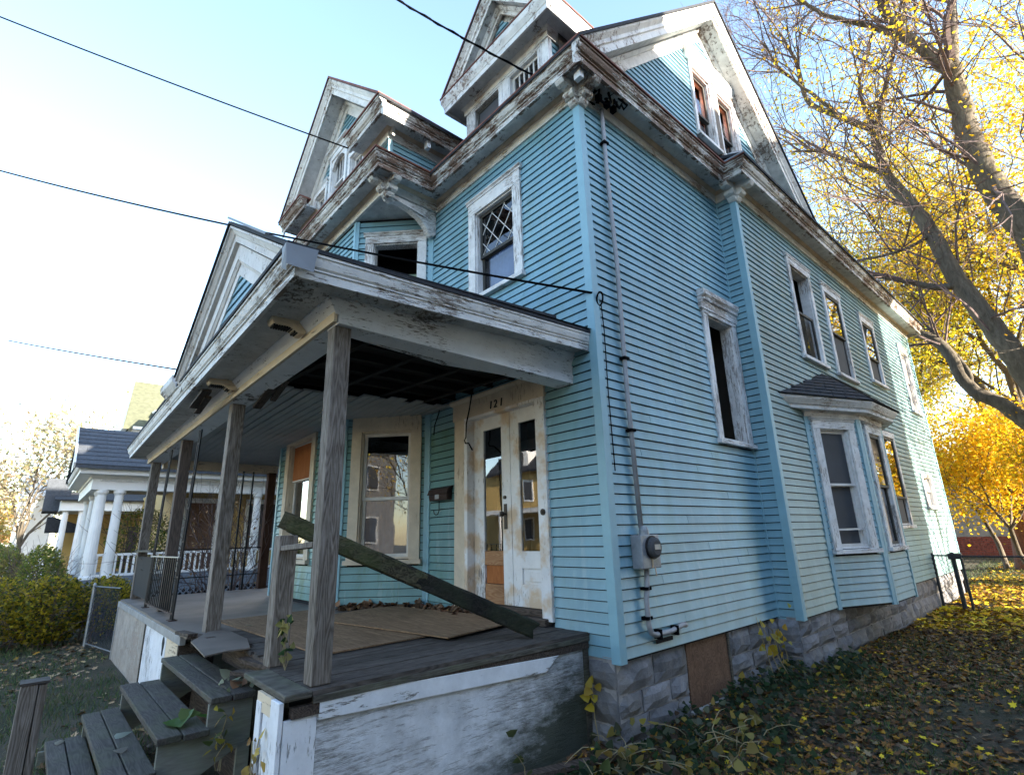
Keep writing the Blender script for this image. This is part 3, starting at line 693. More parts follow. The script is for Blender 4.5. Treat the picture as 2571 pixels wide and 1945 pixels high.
MB().fbox(Ff, .90, 2.42, -.14, .03, .29, .355).build('threshold', 'rotten', door, bev=.01)
DL = -.055
leaf = MB().fbox(Ff, .95, .975 + .0, DL - .045, DL, .36, 2.665).fbox(Ff, 1.36, 1.515, DL - .045, DL, .36, 2.665).fbox(Ff, .975, 1.36, DL - .045, DL, 2.49, 2.665).fbox(Ff, .975, 1.36, DL - .045, DL, .775, .965).fbox(Ff, .975, 1.36, DL - .045, DL, .36, .60)
leaf = leaf.fbox(Ff, .975, 1.36, DL - .04, DL - .022, .60, .775).fbox(Ff, 1.02, 1.315, DL - .03, DL - .008, .635, .745).build('door_leaf', 'door', door, bev=.004)
pane(Ff, .975, 1.36, .965, 2.49, DL - .02, 'glass_mirror', door)
leaf2 = MB().fbox(Ff, 1.525, 1.69, DL - .045, DL, .36, 2.665).fbox(Ff, 2.055, 2.26, DL - .045, DL, .36, 2.665).fbox(Ff, 1.69, 2.055, DL - .045, DL, 2.50, 2.665).build('door_leaf', 'door', door, bev=.004, label='left door leaf with a broken bottom patched with plywood')
pane(Ff, 1.69, 2.055, .97, 2.50, DL - .02, 'glass_mirror', door)
for a, b, m_, o in ((.80, .965, 'raw_wood', DL - .005), (.585, .795, 'ply_orange', DL - .03), (.36, .58, 'raw_wood', DL - .008)):
    MB().fbox(Ff, 1.692, 2.053, o - .03, o, a, b).build('patch_board', m_, door)
kn = MB(); kn.fbox(Ff, 1.60, 1.655, DL, DL + .008, 1.22, 1.52); F = Ff
kn.tube([F.p(1.63, DL, 1.40), F.p(1.63, DL + .045, 1.40)], .012, 8); kn.tube([F.p(1.63, DL + .04, 1.40), F.p(1.63, DL + .05, 1.40), F.p(1.63, DL + .075, 1.40), F.p(1.63, DL + .085, 1.40)], [.018, .033, .030, .012], 10)
kn.tube([F.p(1.63, DL, 1.60), F.p(1.63, DL + .02, 1.60)], .022, 10); kn.build('door_knob', 'brass_dark', door, smooth=False)
MB().tube([F.p(.87, .05, 1.385), F.p(.87, .065, 1.385)], .035, 12).tube([F.p(.87, .06, 1.385), F.p(.87, .075, 1.385)], .012, 8).build('door_bell', 'brass_dark', door)
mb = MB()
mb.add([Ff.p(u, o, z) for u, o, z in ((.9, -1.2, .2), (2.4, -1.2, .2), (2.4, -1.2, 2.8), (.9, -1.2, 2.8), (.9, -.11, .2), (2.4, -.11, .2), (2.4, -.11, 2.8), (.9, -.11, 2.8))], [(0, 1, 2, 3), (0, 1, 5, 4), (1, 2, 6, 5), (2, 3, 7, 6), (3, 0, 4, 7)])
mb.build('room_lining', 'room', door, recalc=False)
# scrolled iron grille behind the left pane
gr = MB()
for u in (1.80, 1.90): gr.tube([Ff.p(u, DL - .10, 1.0), Ff.p(u, DL - .10, 2.2)], .006, 5)
for zc in (1.38, 1.66, 1.98):
    gr.tube([Ff.p(1.85 + .05 * math.cos(t) * (1 - k / 22), DL - .10, zc + .06 * math.sin(t) * (1 - k / 22)) for k, t in enumerate([x * .5 for x in range(18)])], .005, 5)
gr.build('scrolled_grille', 'iron', door)
def text(body, loc, size, mat, parent, rot=(R(90), 0, 0), depth=.006, shear=.15):
    cu = bpy.data.curves.new('house_number', 'FONT'); cu.body = body; cu.size = size; cu.extrude = depth; cu.shear = shear; cu.space_character = 1.15
    t = bpy.data.objects.new('tmp', cu); COL.objects.link(t); bpy.context.view_layer.update()
    me = bpy.data.meshes.new_from_object(t.evaluated_get(bpy.context.evaluated_depsgraph_get())); bpy.data.objects.remove(t)
    me.transform(Matrix.Translation(loc) @ Matrix.Rotation(rot[2], 4, 'Z') @ Matrix.Rotation(rot[0], 4, 'X'))
    me.materials.clear(); me.materials.append(M[mat]); o = bpy.data.objects.new('house_number', me); COL.objects.link(o); adopt(o, parent); return o
for c, x in (('1', -1.795), ('2', -1.70), ('1', -1.585)): text(c, (x, -.052, 2.735), .145, 'iron', door)

# ------------------------------------------------------------------ porch
ZD = .214
def psec(t, dz): return [(-.36 + .31 * t, .012, 3.10 + dz), (-.40 + .345 * t, -2.72 - .52 * t, 2.975 + dz), (-9.2 - .36 * t, -2.72 - .37 * t, 2.87 + dz), (-9.2 - .36 * t, 0, 2.88 + dz)]
def ploft(prof, nm, mat):
    rows = [psec(t, dz) for t, dz in prof]
    return MB().loft([[rows[j][i] for j in range(len(prof))] for i in range(4)]).build(nm, mat, house)
ploft([(0.0, -.11), (.04, -.11), (.10, -.07), (.20, -.015), (.20, .01), (0, .01)], 'porch_bed_mould', 'porch_white')
ploft([(.17, 0.0), (.86, -.012), (.86, .02), (.17, .02)], 'porch_soffit', 'soffit')
ploft([(.80, -.04), (.865, -.04), (.87, .03), (.90, .032), (.90, .045), (.935, .06), (.965, .10), (.975, .125), (1.0, .13), (1.0, .15), (.80, .15)], 'porch_cornice', 'porch_crown')
ploft([(.5, .153), (1.025, .153), (1.025, .185), (.5, .20)], 'porch_drip_edge', 'shingle_dark')
MB().hexa([(-.62, -2.715, 2.79), (-.385, -2.715, 2.79), (-.35, -.0, 2.746), (-.60, 0, 2.746)], [(-.62, -2.715, 3.0), (-.385, -2.715, 3.0), (-.35, 0, 3.02), (-.60, 0, 3.02)]).build('porch_beam', 'porch_white', house, bev=.006, label='right porch beam with flaking white paint')
MB().hexa([(-9.3, -2.72, 2.715), (-.625, -2.72, 2.80), (-.625, -2.50, 2.80), (-9.3, -2.50, 2.715)], [(-9.3, -2.72, 2.93), (-.625, -2.72, 3.0), (-.625, -2.5, 3.0), (-9.3, -2.5, 2.93)]).build('porch_beam', 'porch_white', house)
for x0, x1 in ((-3.33, -.39), (-5.0, -3.34), (-9.32, -5.01)):
    z = lambda x: 2.80 + (x + .62) * .0098
    MB().hexa([(x0, -2.752, z(x0)), (x1, -2.752, z(x1)), (x1, -2.724, z(x1)), (x0, -2.724, z(x0))], [(x0, -2.752, z(x0) + .195), (x1, -2.752, z(x1) + .195), (x1, -2.724, z(x1) + .195), (x0, -2.724, z(x0) + .195)]).build('fascia_board', 'porch_fascia', house, bev=.003)
MB().box(-9.3, -9.08, -2.5, -.3, 2.63, 2.86).build('porch_beam', 'porch_fascia', house)
# brackets under the porch soffit
BP = [(0, 2.89), (0, 2.99), (.29, 2.99), (.30, 2.94), (.28, 2.905), (.22, 2.90), (.15, 2.905), (.10, 2.88), (.06, 2.855), (.02, 2.855)]
for x, dz in ((-1.09, -.0), (-3.20, -.03)):
    F = Fr((x, -2.752), (1, 0), (0, -1)); br = MB().fprof(F, [(o, z + dz) for o, z in BP], 0, .14).build('porch_bracket', 'porch_fascia', house, bev=.012)
    dm = MB()
    for i in range(11): dm.fbox(F, .02, .12, .05 + i * .021, .062 + i * .021, (2.862 if i < 3 else 2.888) + dz, 2.91 + dz)
    dm.build('dentil', 'beam_dark', br)
# aluminium patch on the corner and strip along the ridge edge
mb = MB(); mb.add([(-.15, -3.255, 3.14), (-.045, -3.262, 3.14), (-.045, -3.25, 2.98), (-.09, -3.23, 2.95), (-.14, -3.25, 2.99)], [(0, 1, 2, 3, 4)])
mb.add([(-.045, -3.262, 3.14), (-.035, -3.04, 3.15), (-.045, -3.06, 2.975), (-.045, -3.25, 2.98)], [(0, 1, 2, 3)])
mb.build('metal_flashing', 'flash', house, recalc=False)
# pediment
FP = Fr((-2.08, -3.06), (1, 0), (0, -1)); PH, PZ, PS = 1.98, 3.14, .595
zp = lambda u: PZ + PS * (PH - abs(u))
def plf(prof, nm, mat, ins=0.0): return MB().loft([[FP.p(u, o, zp(u) + d) for o, d in prof] for u in (-PH + ins, 0, PH - ins)]).build(nm, mat, house)
plf([(.08, -.16), (.10, -.17), (.105, -.10), (.12, -.09), (.15, -.04), (.17, -.035), (.17, .0), (.08, 0)], 'pediment_crown', 'pediment')
plf([(.0, -.19), (.09, -.165), (.09, -.12), (0, -.12)], 'pediment_soffit', 'pediment', .35)
plf([(-.01, -.36), (.06, -.36), (.06, -.19), (-.01, -.19)], 'pediment_board', 'pediment', .58)
plf([(-.01, -.53), (.025, -.53), (.025, -.36), (-.01, -.36)], 'pediment_board', 'pediment', .86)
plf([(.025, -.40), (.035, -.40), (.055, -.365), (.025, -.365)], 'pediment_mould', 'pediment', .66)
plf([(-.2, .004), (.19, .004), (.19, .035), (-.2, .035)], 'pediment_roof_edge', 'shingle_dark')
MB().add([FP.p(u, -.02, z) for u, z in ((-1.7, 3.0), (1.7, 3.0), (1.7, 3.05), (0, zp(0) - .22), (-1.7, 3.05))], [(0, 1, 2, 3, 4)]).build('tympanum', 'flat_black', house, recalc=False)
siding(FP, -1.4, 1.4, 3.12, 3.95, (), 'siding', 9.0, lim=lambda z: (-max(0, PH - (z + .50 - PZ) / PS), max(0, PH - (z + .50 - PZ) / PS)))
gpz = PZ + PS * PH + .04
roof('porch_roof', [(-4.08, -3.23, 3.18), (-2.08, -3.23, gpz), (-2.08, 0, gpz), (-4.08, -.5, 3.4)]); roof('porch_roof', [(-2.08, -3.23, gpz), (-.10, -3.23, 3.18), (-.10, -.5, 3.35), (-2.08, 0, gpz)])
MB().add([(-9.58, -3.1, 3.06), (-.05, -3.25, 3.16), (-.03, .0, 3.30), (-3.2, 0.0, 3.72), (-9.58, 0, 3.6)], [(0, 1, 2, 3, 4)]).build('porch_roof', 'shingle_dark', house, recalc=False)
MB().bar((-2.08, -3.25, gpz + .03), (-.6, -3.25, 3.48), .03, .02).build('metal_strip', 'flash', house)
# small return left of the pediment
MB().sweep([(-4.9, -2.9), (-4.9, -3.12), (-4.2, -3.12)], [(0, 3.06), (.06, 3.06), (.12, 3.14), (.13, 3.22), (0, 3.22)]).build('porch_return', 'porch_crown', house)
# posts
def post(x, y, z0, z1, w=.14, mat='post', lean=(0, 0), name='porch_post'):
    h = w / 2; return MB().hexa([(x - h, y - h, z0), (x + h, y - h, z0), (x + h, y + h, z0), (x - h, y + h, z0)], [(x - h + lean[0], y - h + lean[1], z1), (x + h + lean[0], y - h + lean[1], z1), (x + h + lean[0], y + h + lean[1], z1), (x - h + lean[0], y + h + lean[1], z1)]).build(name, mat, house, bev=.008)
post(-.495, -2.65, ZD + .002, 2.79, lean=(-.01, 0)); post(-3.53, -2.615, ZD + .002, 2.775, .15); post(-6.28, -2.63, ZD + .002, 2.75, .15, 'post_dark'); post(-9.05, -2.635, ZD + .002, 2.72, .15)
post(-1.30, -2.66, ZD + .002, 1.195, .145, name='newel_post')
MB().box(-9.13, -8.97, -.52, -.36, ZD, 2.63).build('porch_post', 'brown_post', house)
MB().hexa([(-1.20, -2.73, 1.075), (-.575, -2.72, 1.10), (-.575, -2.59, 1.10), (-1.20, -2.60, 1.075)], [(-1.20, -2.73, 1.115), (-.575, -2.72, 1.14), (-.575, -2.59, 1.14), (-1.20, -2.60, 1.115)]).build('rail_stub', 'post', house, bev=.004)
# ceiling boards, ragged towards the hole
for k in range(21):
    y = -2.49 + k * .118; xe = -3.05 + .32 * (k / 20) + rnd.uniform(-.10, .14)
    if y > -.9: x0 = -9.05
    MB().hexa([(-9.05, y, 2.80), (xe, y, 2.955 - rnd.uniform(0, .02)), (xe, y + .113, 2.955), (-9.05, y + .113, 2.80)], [(-9.05, y, 2.815), (xe, y, 2.97), (xe, y + .113, 2.97), (-9.05, y + .113, 2.815)]).build('ceiling_board', 'ceiling', house)
for k in range(3):
    x = -.64 - k * .12
    MB().tube([(x, -2.5, 2.95), (x - .01, -1.4, 2.93 - .02 * k), (x, -.03, 2.95)], .05, 4).build('ceiling_board', 'porch_white', house)
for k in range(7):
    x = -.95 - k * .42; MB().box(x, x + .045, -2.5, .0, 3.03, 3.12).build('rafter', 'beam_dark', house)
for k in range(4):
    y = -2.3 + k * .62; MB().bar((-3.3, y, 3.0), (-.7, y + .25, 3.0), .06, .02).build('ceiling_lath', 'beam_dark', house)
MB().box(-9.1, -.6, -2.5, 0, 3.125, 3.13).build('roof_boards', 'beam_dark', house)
# rotted eave boards under the missing cornice
for a, b, w_ in (((-3.35, -3.0, 2.86), (-4.05, -2.99, 2.80), .10), ((-3.5, -2.95, 2.82), (-4.3, -2.9, 2.79), .07), ((-2.55, -2.51, 2.80), (-3.25, -2.47, 2.71), .09), ((-2.3, -2.45, 2.83), (-2.9, -2.4, 2.74), .06)):
    MB().bar(a, b, w_, .03).build('rotted_board', 'rotten', house)
# deck
for k in range(29):
    x = -.345 - k * .105; yf = -2.735 if x > -1.25 else (-2.60 + rnd.uniform(-.06, .10) if x > -3.35 else -2.86)
    dzb = rnd.uniform(-.003, .002)
    MB().box(x - .099, x, yf, .0 if x > -3.2 else .3, ZD - .03 + dzb, ZD + dzb).build('floor_board', 'deck', house)
for a, b, c, d in ((-6.0, -3.40, -2.87, -.60), (-9.08, -6.006, -2.85, -.60), (-6.9, -4.30, -.596, .0), (-9.08, -6.906, -.596, .4), (-4.29, -3.41, -.596, 0.2)):
    MB().box(a, b, c, d, ZD - .025, ZD + .002).build('deck_sheet', 'porch_floor', house)
MB().hexa([(-1.22, -2.91, ZD - .035), (-.335, -2.915, ZD - .035), (-.335, -2.74, ZD - .035), (-1.20, -2.74, ZD - .035)], [(-1.22, -2.91, ZD + .004), (-.335, -2.915, ZD + .004), (-.335, -2.74, ZD + .004), (-1.20, -2.74, ZD + .004)]).build('nosing_board', 'deck_edge', house, bev=.008)
MB().box(-.365, -.335, -2.73, -.02, ZD - .075, ZD - .032).build('rim_board', 'deck_edge', house, bev=.004)
MB().box(-.40, -.345, -2.86, -.03, ZD - .14, ZD - .078).build('rim_board', 'rotten', house)
MB().box(-3.35, -1.25, -2.52, -2.48, -.05, ZD - .035).build('rim_board', 'rotten', house)
for x, y, l, a, z in ((-1.75, -2.64, .75, .10, .15), (-2.0, -2.58, .9, -.05, .17), (-2.9, -2.66, .7, .18, .185), (-3.35, -2.78, .75, .12, .205), (-3.1, -2.84, .5, -.2, .19), (-1.55, -2.74, .45, .35, .12), (-3.5, -2.86, .5, .05, .225)):
    MB().bar((x - l / 2, y - a * l / 2, z), (x + l / 2, y + a * l / 2, z + .02), .09, .03).build('rotted_board', 'rotten', house)
# skirts
X0 = -.36
MB().box(X0 - .03, X0 - .0, -2.90, -2.69, -.95, ZD - .145).build('skirt_board', 'skirt_white', house, bev=.004)
MB().hexa([(X0 - .03, -2.685, .035), (X0 + .018, -2.685, .035), (X0 + .018, -.62, -.04), (X0 - .03, -.62, -.04)], [(X0 - .03, -2.685, .165), (X0 + .018, -2.685, .165), (X0 + .018, -.45, .075), (X0 - .03, -.45, .075)]).build('skirt_board', 'skirt_top', house, bev=.006, label='long painted skirt board split at its right end')
MB().box(X0 - .03, X0 - .006, -2.688, -.10, -.95, .07).build('skirt_panel', 'skirt', house)
MB().box(X0 - .04, X0 + .004, -.095, -.03, -.95, .14).build('skirt_board', 'deck_edge', house)
MB().box(-.52, X0 - .004, -2.935, -2.905, -.95, ZD - .04).build('skirt_board', 'skirt_white', house, bev=.004)
MB().box(-.68, -.53, -2.925, -2.905, -.95, .06).build('skirt_board', 'skirt_white', house, bev=.004); MB().box(-.80, -.70, -2.935, -2.905, -.95, .12).build('skirt_board', 'skirt_white', house, bev=.004)
MB().box(-.80, -.53, -2.93, -2.906, .065, ZD - .04).build('skirt_board', 'porch_fascia', house)
MB().box(-.82, -.34, -2.90, -2.7, -.95, -.9).build('skirt_board', 'flat_black', house)
for a, b, m_ in ((-4.45, -3.80, 'porch_fascia'), (-5.95, -4.47, 'skirt_white'), (-9.05, -6.02, 'ply_skirt')):
    if m_ == 'ply_skirt': peel('ply_skirt', (.42, .37, .32), (.26, .2, .16), (.36, .3, .26), .35, 'i', 1.4, .4)
    MB().box(a, b, -2.86, -2.835, -.95, .10).build('skirt_panel', m_, house)
MB().box(-9.08, -3.65, -2.88, -2.82, .10, ZD - .026).build('rim_board', 'concrete', house, bev=.006)
MB().box(-5.99, -5.955, -2.875, -2.85, -.95, .10).build('skirt_board', 'deck_edge', house); MB().box(-9.10, -9.05, -2.875, -2.82, -.95, ZD - .03).build('skirt_board', 'concrete', house)
MB().box(-9.07, -9.03, -2.83, 0, -.95, ZD - .03).build('skirt_panel', 'concrete', house)
MB().box(-3.82, -3.77, -2.86, -2.5, -.95, .1).build('skirt_board', 'rotten', house)
MB().box(-4.6, -3.85, -.3, -.2, -.95, .15).build('skirt_panel', 'flat_black', house); MB().box(-3.8, -.45, -1.6, -1.55, -.95, .15).build('skirt_panel', 'flat_black', house)  # flat black sheets set back in the space under the deck
# dark painted blot on the white panel
MB().fprism(Fr((-4.62, -2.862), (1, 0), (0, -1)), [(.06 * math.cos(t) * (1 + .3 * math.sin(3 * t)), -.02 + .11 * math.sin(t)) for t in [k * .42 for k in range(15)]], 0, .002).build('paint_blot', 'flat_black', house)

# ------------------------------------------------------------------ foundation stones
def stones(F, u0, u1, z0, z1, ops=(), hmin=.16, hmax=.30):
    z = z0
    while z < z1 - .03:
        h = min(rnd.uniform(hmin, hmax), z1 - z)
        if z1 - z - h < .09: h = z1 - z
        u = u0
        while u < u1 - .02:
            l = min(rnd.uniform(.26, .72), u1 - u)
            if u1 - u - l < .12: l = u1 - u
            for a, b in cut(u, u + l, z, z + h, ops):
                if b - a < .04: continue
                n1, n2 = 4, 3; g = .008; mb = MB(); pts = []
                for i in range(n1 + 1):
                    for j in range(n2 + 1):
                        e = (i in (0, n1)) or (j in (0, n2)); c = (i in (0, n1)) and (j in (0, n2))
                        o = rnd.uniform(.0, .015) if e else rnd.uniform(.03, .065)
                        pts.append(F.p(a + g + (b - a - 2 * g) * i / n1 + (0 if i in (0, n1) else rnd.uniform(-.02, .02)) + (rnd.uniform(-.012, .012) if c else 0), o, z + g + (h - 2 * g) * j / n2 + (rnd.uniform(-.012, .012) if c or not e else 0)))
                mb.add(pts, [(i * (n2 + 1) + j, (i + 1) * (n2 + 1) + j, (i + 1) * (n2 + 1) + j + 1, i * (n2 + 1) + j + 1) for i in range(n1) for j in range(n2)])
                k = len(mb.v); per = [i * (n2 + 1) for i in range(n1 + 1)] + [n1 * (n2 + 1) + j for j in range(1, n2 + 1)] + [i * (n2 + 1) + n2 for i in range(n1 - 1, -1, -1)] + [j for j in range(n2 - 1, 0, -1)]
                bk = []
                for q in per:
                    p = pts[q]; mb.v.append((p[0] - F.n[0] * .06, p[1] - F.n[1] * .06, p[2])); bk.append(len(mb.v) - 1)
                for q in range(len(per)): mb.f.append((per[q], per[(q + 1) % len(per)], bk[(q + 1) % len(per)], bk[q])); mb.m.append(0)
                mb.build('foundation_stone', 'stone', house)
            u += l
        z += h
Fs = Fr((-.05, -.02), (0, 1), (1, 0)); Fs2 = Fr((.25, 3.44), (0, 1), (1, 0)); Fs0 = Fr((-.04, -.01), (-1, 0), (0, -1))
bw = [(1.20, 2.09, -.68, .1)]
stones(Fs, 0, 3.46, -.95, -.015, bw); stones(Fs0, 0, .34, -.95, -.015); stones(Fr((-.05, 3.44), (1, 0), (0, -1)), 0, .31, -.95, -.02); stones(Fs2, 0, 5.0, -1.0, -.02); stones(Fs2, 5.0, 10.6, -1.0, -.02, (), .25, .4)
for F, L in ((Fs, 3.46), (Fs0, .5), (Fs2, 10.65)): MB().fbox(F, 0, L, -.14, -.006, -1.2, .02).build('foundation', 'mortar', house)
MB().fbox(Fs, 1.205, 2.085, -.03, .012, -.655, .0).build('boarded_window', 'ply_brown', house)
MB().fbox(Fs, 2.085, 2.12, -.02, .03, -.66, .0).build('window_casing', 'deck_edge', house); MB().fbox(Fs, 1.15, 2.2, -.02, .06, -.72, -.66).build('window_sill', 'concrete', house)
MB().box(-.02, .33, 3.45, 3.455, -.03, -.004).build('siding_trim', 'corner_blue', house)

# ------------------------------------------------------------------ siding boards: the 300 largest as parts, the rest joined
BOARDS.sort(key=lambda t: -t[0])
for a, mb, m_ in BOARDS[:300]: mb.build('siding_board', m_, house)
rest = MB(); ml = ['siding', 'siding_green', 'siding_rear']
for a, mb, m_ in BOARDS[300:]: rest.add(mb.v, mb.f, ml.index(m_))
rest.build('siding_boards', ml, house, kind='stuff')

# ------------------------------------------------------------------ front steps
st = thing('front_steps', 'weathered grey wooden steps leading up to the broken porch edge', 'steps', (-2.6, -3.3, -.85))
TR = [(0.0, -3.02, -2.70), (-.20, -3.345, -3.01), (-.40, -3.62, -3.325), (-.575, -3.86, -3.575)]
for z, yf, yb in TR:
    ym = yf + (yb - yf) * .48
    for a, b in ((yf, ym - .005), (ym + .005, yb)):
        x0, x1 = -3.70 + rnd.uniform(-.02, .02), -1.57 + rnd.uniform(-.015, .015)
        MB().box(x0, x1, a, b, z - .045, z + rnd.uniform(-.003, .003)).build('tread_board', 'tread', st, bev=.006)
for x in (-1.66, -3.64):
    Fq = Fr((x, 0), (0, 1), (1, 0))
    MB().fprism(Fq, [(-2.70, -.05), (-2.70, -.34), (-3.86, -.95), (-3.90, -.95), (-3.90, -.63), (-3.60, -.63), (-3.60, -.445), (-3.33, -.445), (-3.33, -.245), (-3.02, -.245), (-3.02, -.05)], 0, .04).build('stringer', 'stringer', st, bev=.004)
MB().box(-1.65, -1.61, -2.79, -2.70, -.95, -.36).build('leg', 'stringer', st); MB().box(-3.60, -1.68, -2.72, -2.70, -.95, -.06).build('back_board', 'rotten', st)
sp = thing('stair_post', 'square grey wooden post with a dark cap standing alone at the foot of the steps', 'post', (-1.61, -4.08, -.8))
MB().hexa([(-1.68, -4.15, -.95), (-1.545, -4.15, -.95), (-1.545, -4.062, -.95), (-1.68, -4.068, -.95)], [(-1.69, -4.155, .295), (-1.55, -4.155, .295), (-1.55, -4.068, .295), (-1.69, -4.074, .295)]).build('post_half', 'post', sp, bev=.006)
MB().hexa([(-1.68, -4.060, -.95), (-1.547, -4.055, -.95), (-1.547, -4.01, -.95), (-1.68, -4.01, -.95)], [(-1.69, -4.066, .29), (-1.552, -4.062, .29), (-1.552, -4.02, .29), (-1.69, -4.02, .29)]).build('post_half', 'post', sp, bev=.006)
MB().box(-1.695, -1.545, -4.16, -4.012, .297, .312).build('cap', 'deck', sp)

# ------------------------------------------------------------------ things on the porch
tm = thing('fallen_timber', 'dark mossy beam leaning from the porch floor up against the newel post', 'timber', (-.55, -.6, ZD))
a, b = Vector((-.555, -.56, .285)), Vector((-1.70, -2.56, 1.34)); c = a.lerp(b, .62)
def rough_beam(p, q, w_, h_, n, mat, nm, j):
    """a hewn beam: many short cross-sections with chipped corners and uneven faces"""
    d = (q - p).normalized(); s_ = d.cross(Vector((0, 0, 1))).normalized(); t_ = s_.cross(d); secs = []
    for i in range(n + 1):
        c_ = p.lerp(q, i / n); sec = []
        for x, y in ((-1, -.8), (-.85, -1), (0, -1), (.85, -1), (1, -.8), (1, 0), (1, .8), (.85, 1), (0, 1), (-.85, 1), (-1, .8), (-1, 0)):
            sec.append(c_ + s_ * (x * w_ / 2 + rnd.uniform(-j, j)) + t_ * (y * h_ / 2 + rnd.uniform(-j, j)) + (d * rnd.uniform(-.03, .03) if i in (0, n) else Vector()))
        secs.append(sec)
    return MB().loft(secs).build(nm, mat, tm)
rough_beam(a, c, .145, .15, 22, 'timber_dark', 'lower_beam', .003); rough_beam(a.lerp(b, .45), b, .15, .145, 18, 'timber', 'upper_beam', .004)
MB().bar(a.lerp(b, .47) - Vector((0, 0, .078)), b - Vector((0, 0, .078)) - (b - a).normalized() * .05, .12, .02).build('underside_strip', 'timber_dark', tm)  # darker strip along the underside of the upper beam
def sheet(name, cx, cy, dx, dy, L, Wd, z, label, tilt=0, mat='plywood', t=.012):
    l = math.hypot(dx, dy); u = Vector((dx / l, dy / l, 0)); v = Vector((-u.y, u.x, tilt)); c = Vector((cx, cy, z))
    q = [c - u * L / 2 - v * Wd / 2, c + u * L / 2 - v * Wd / 2, c + u * L / 2 + v * Wd / 2, c - u * L / 2 + v * Wd / 2]
    return solo(MB().hexa(q, [p + Vector((0, 0, t)) for p in q]), name, mat, label, 'plywood')
sheet('plywood_sheet', -2.85, -1.75, 1, .03, 3.0, 1.16, ZD + .006, 'tan plywood sheet lying flat on the porch floor behind the posts')
sheet('plywood_sheet', -2.33, -.81, .985, .16, 2.44, 1.2, ZD + .030, 'loose tan plywood sheet lying askew on top before the door', .008)
solo(MB().loft([[(x, y, z) for x, y in ((-3.80, -2.48), (-2.62, -2.50), (-2.10, -2.62), (-2.12, -2.80), (-2.02, -3.0), (-2.9, -2.93))] for z in (ZD + .012, ZD + .024)]), 'plywood_scrap', 'porch_floor', 'grey scrap of plywood over the broken edge above the steps', 'plywood')
mbx = thing('mailbox', 'small dark brown metal mailbox on the green siding left of the door', 'mailbox', (-2.9, -.02, 1.60))
MB().fprof(Ff, [(.02, 1.64), (.10, 1.64), (.115, 1.70), (.09, 1.80), (.02, 1.82)], 2.66, 3.10).build('box', 'mailbox', mbx, bev=.006)
MB().fprof(Ff, [(.02, 1.79), (.095, 1.77), (.125, 1.72), (.13, 1.725), (.10, 1.795), (.02, 1.832)], 2.64, 3.12).build('lid', 'mailbox', mbx)
MB().fbox(Ff, 2.84, 2.94, .112, .118, 1.66, 1.72).build('name_plate', 'galv', mbx)
MB().tube([Ff.p(2.93, .05, 1.64), Ff.p(2.93, .05, 1.50), Ff.p(2.95, .055, 1.46), Ff.p(2.99, .06, 1.45), Ff.p(3.03, .065, 1.47), Ff.p(3.04, .065, 1.52)], .007, 6).build('paper_hook', 'iron', mbx)
# iron railing panel with its two twin-bar poles
ir = thing('iron_railing', 'black wrought iron railing panel with tall twin bars at the left porch edge', 'railing', (-6.0, -2.72, ZD))
for x, nm in ((-4.98, 'pole'), (-7.08, 'pole')):
    for dx in (-.045, .045): MB().tube([(x + dx, -2.745, ZD), (x + dx, -2.70, 2.70)], .014, 6).build('pole', 'iron', ir)
    mb = MB()
    for k in range(6): z = .3 + k * .44; mb.bar((x - .045, -2.745 + .018 * (z - .2), z), (x + .045, -2.745 + .018 * (z - .2), z), .02, .02)
    mb.box(x - .09, x + .09, -2.79, -2.70, ZD + .003, ZD + .012); mb.build('brace', 'iron_rust', ir)
MB().bar((-7.08, -2.738, .98), (-4.98, -2.738, .985), .045, .014).build('top_rail', 'galv', ir); MB().bar((-7.08, -2.742, .28), (-4.98, -2.742, .29), .03, .014).build('bottom_rail', 'iron_rust', ir)
for k in range(14):
    x = -6.95 + k * .143; MB().bar((x, -2.742, .285), (x, -2.738, .975), .014, .014, (0, 1, 0)).build('baluster', 'iron', ir)
ir2 = thing('iron_railing', 'short dark railing infill with a board on top beside the left corner post', 'railing', (-8.0, -2.72, ZD))
MB().box(-8.96, -7.17, -2.77, -2.62, 1.04, 1.07).build('top_board', 'deck_edge', ir2)
MB().box(-8.96, -7.2, -2.70, -2.69, .30, .96).build('infill_panel', 'beam_dark', ir2)
ir3 = thing('iron_railing', 'open iron railing with thin tall bars across the far end of the porch', 'railing', (-9.05, -1.4, ZD))
for z in (1.05, .52): MB().bar((-9.05, -2.56, z), (-9.05, -.52, z), .035, .02).build('rail', 'iron', ir3)
for y in (-1.02, -.82): MB().bar((-9.05, y, ZD), (-9.05, y, 2.64), .03, .03, (0, 1, 0)).build('bar', 'iron', ir3)
# meter with conduit
mt = thing('electric_meter', 'grey electric meter box with a round glass dial on the right wall', 'meter', (.08, .44, .78))
bx = MB().box(.026, .15, .28, .60, .79, 1.115).build('box', 'meterbox', mt, bev=.008)
MB().tube([(.15, .46, .99), (.165, .46, .99)], .115, 20).build('dial_ring', 'iron', mt); MB().tube([(.16, .46, .99), (.20, .46, .99), (.215, .46, .99)], [.10, .098, .07], 20).build('dial_glass', 'screen', mt)
MB().box(.217, .22, .41, .51, .97, 1.02).build('dial_face', 'galv', mt); MB().bar((.155, .44, .88), (.155, .44, .80), .02, .01, (1, 0, 0)).bar((.16, .47, .80), (.165, .475, .72), .012, .006, (1, 0, 0)).build('seal_tag', 'mould_tan', mt)
MB().tube([(.09, .43, 1.115), (.09, .43, 1.16), (.09, .43, 1.20)], [.055, .05, .035], 12).build('hub', 'galv', mt)
MB().tube([(.06, .43, 1.18), (.055, .41, 2.6), (.06, .43, 4.2), (.055, .40, 5.5), (.06, .40, 6.42)], .026, 8).build('conduit', 'conduit', mt, smooth=True)
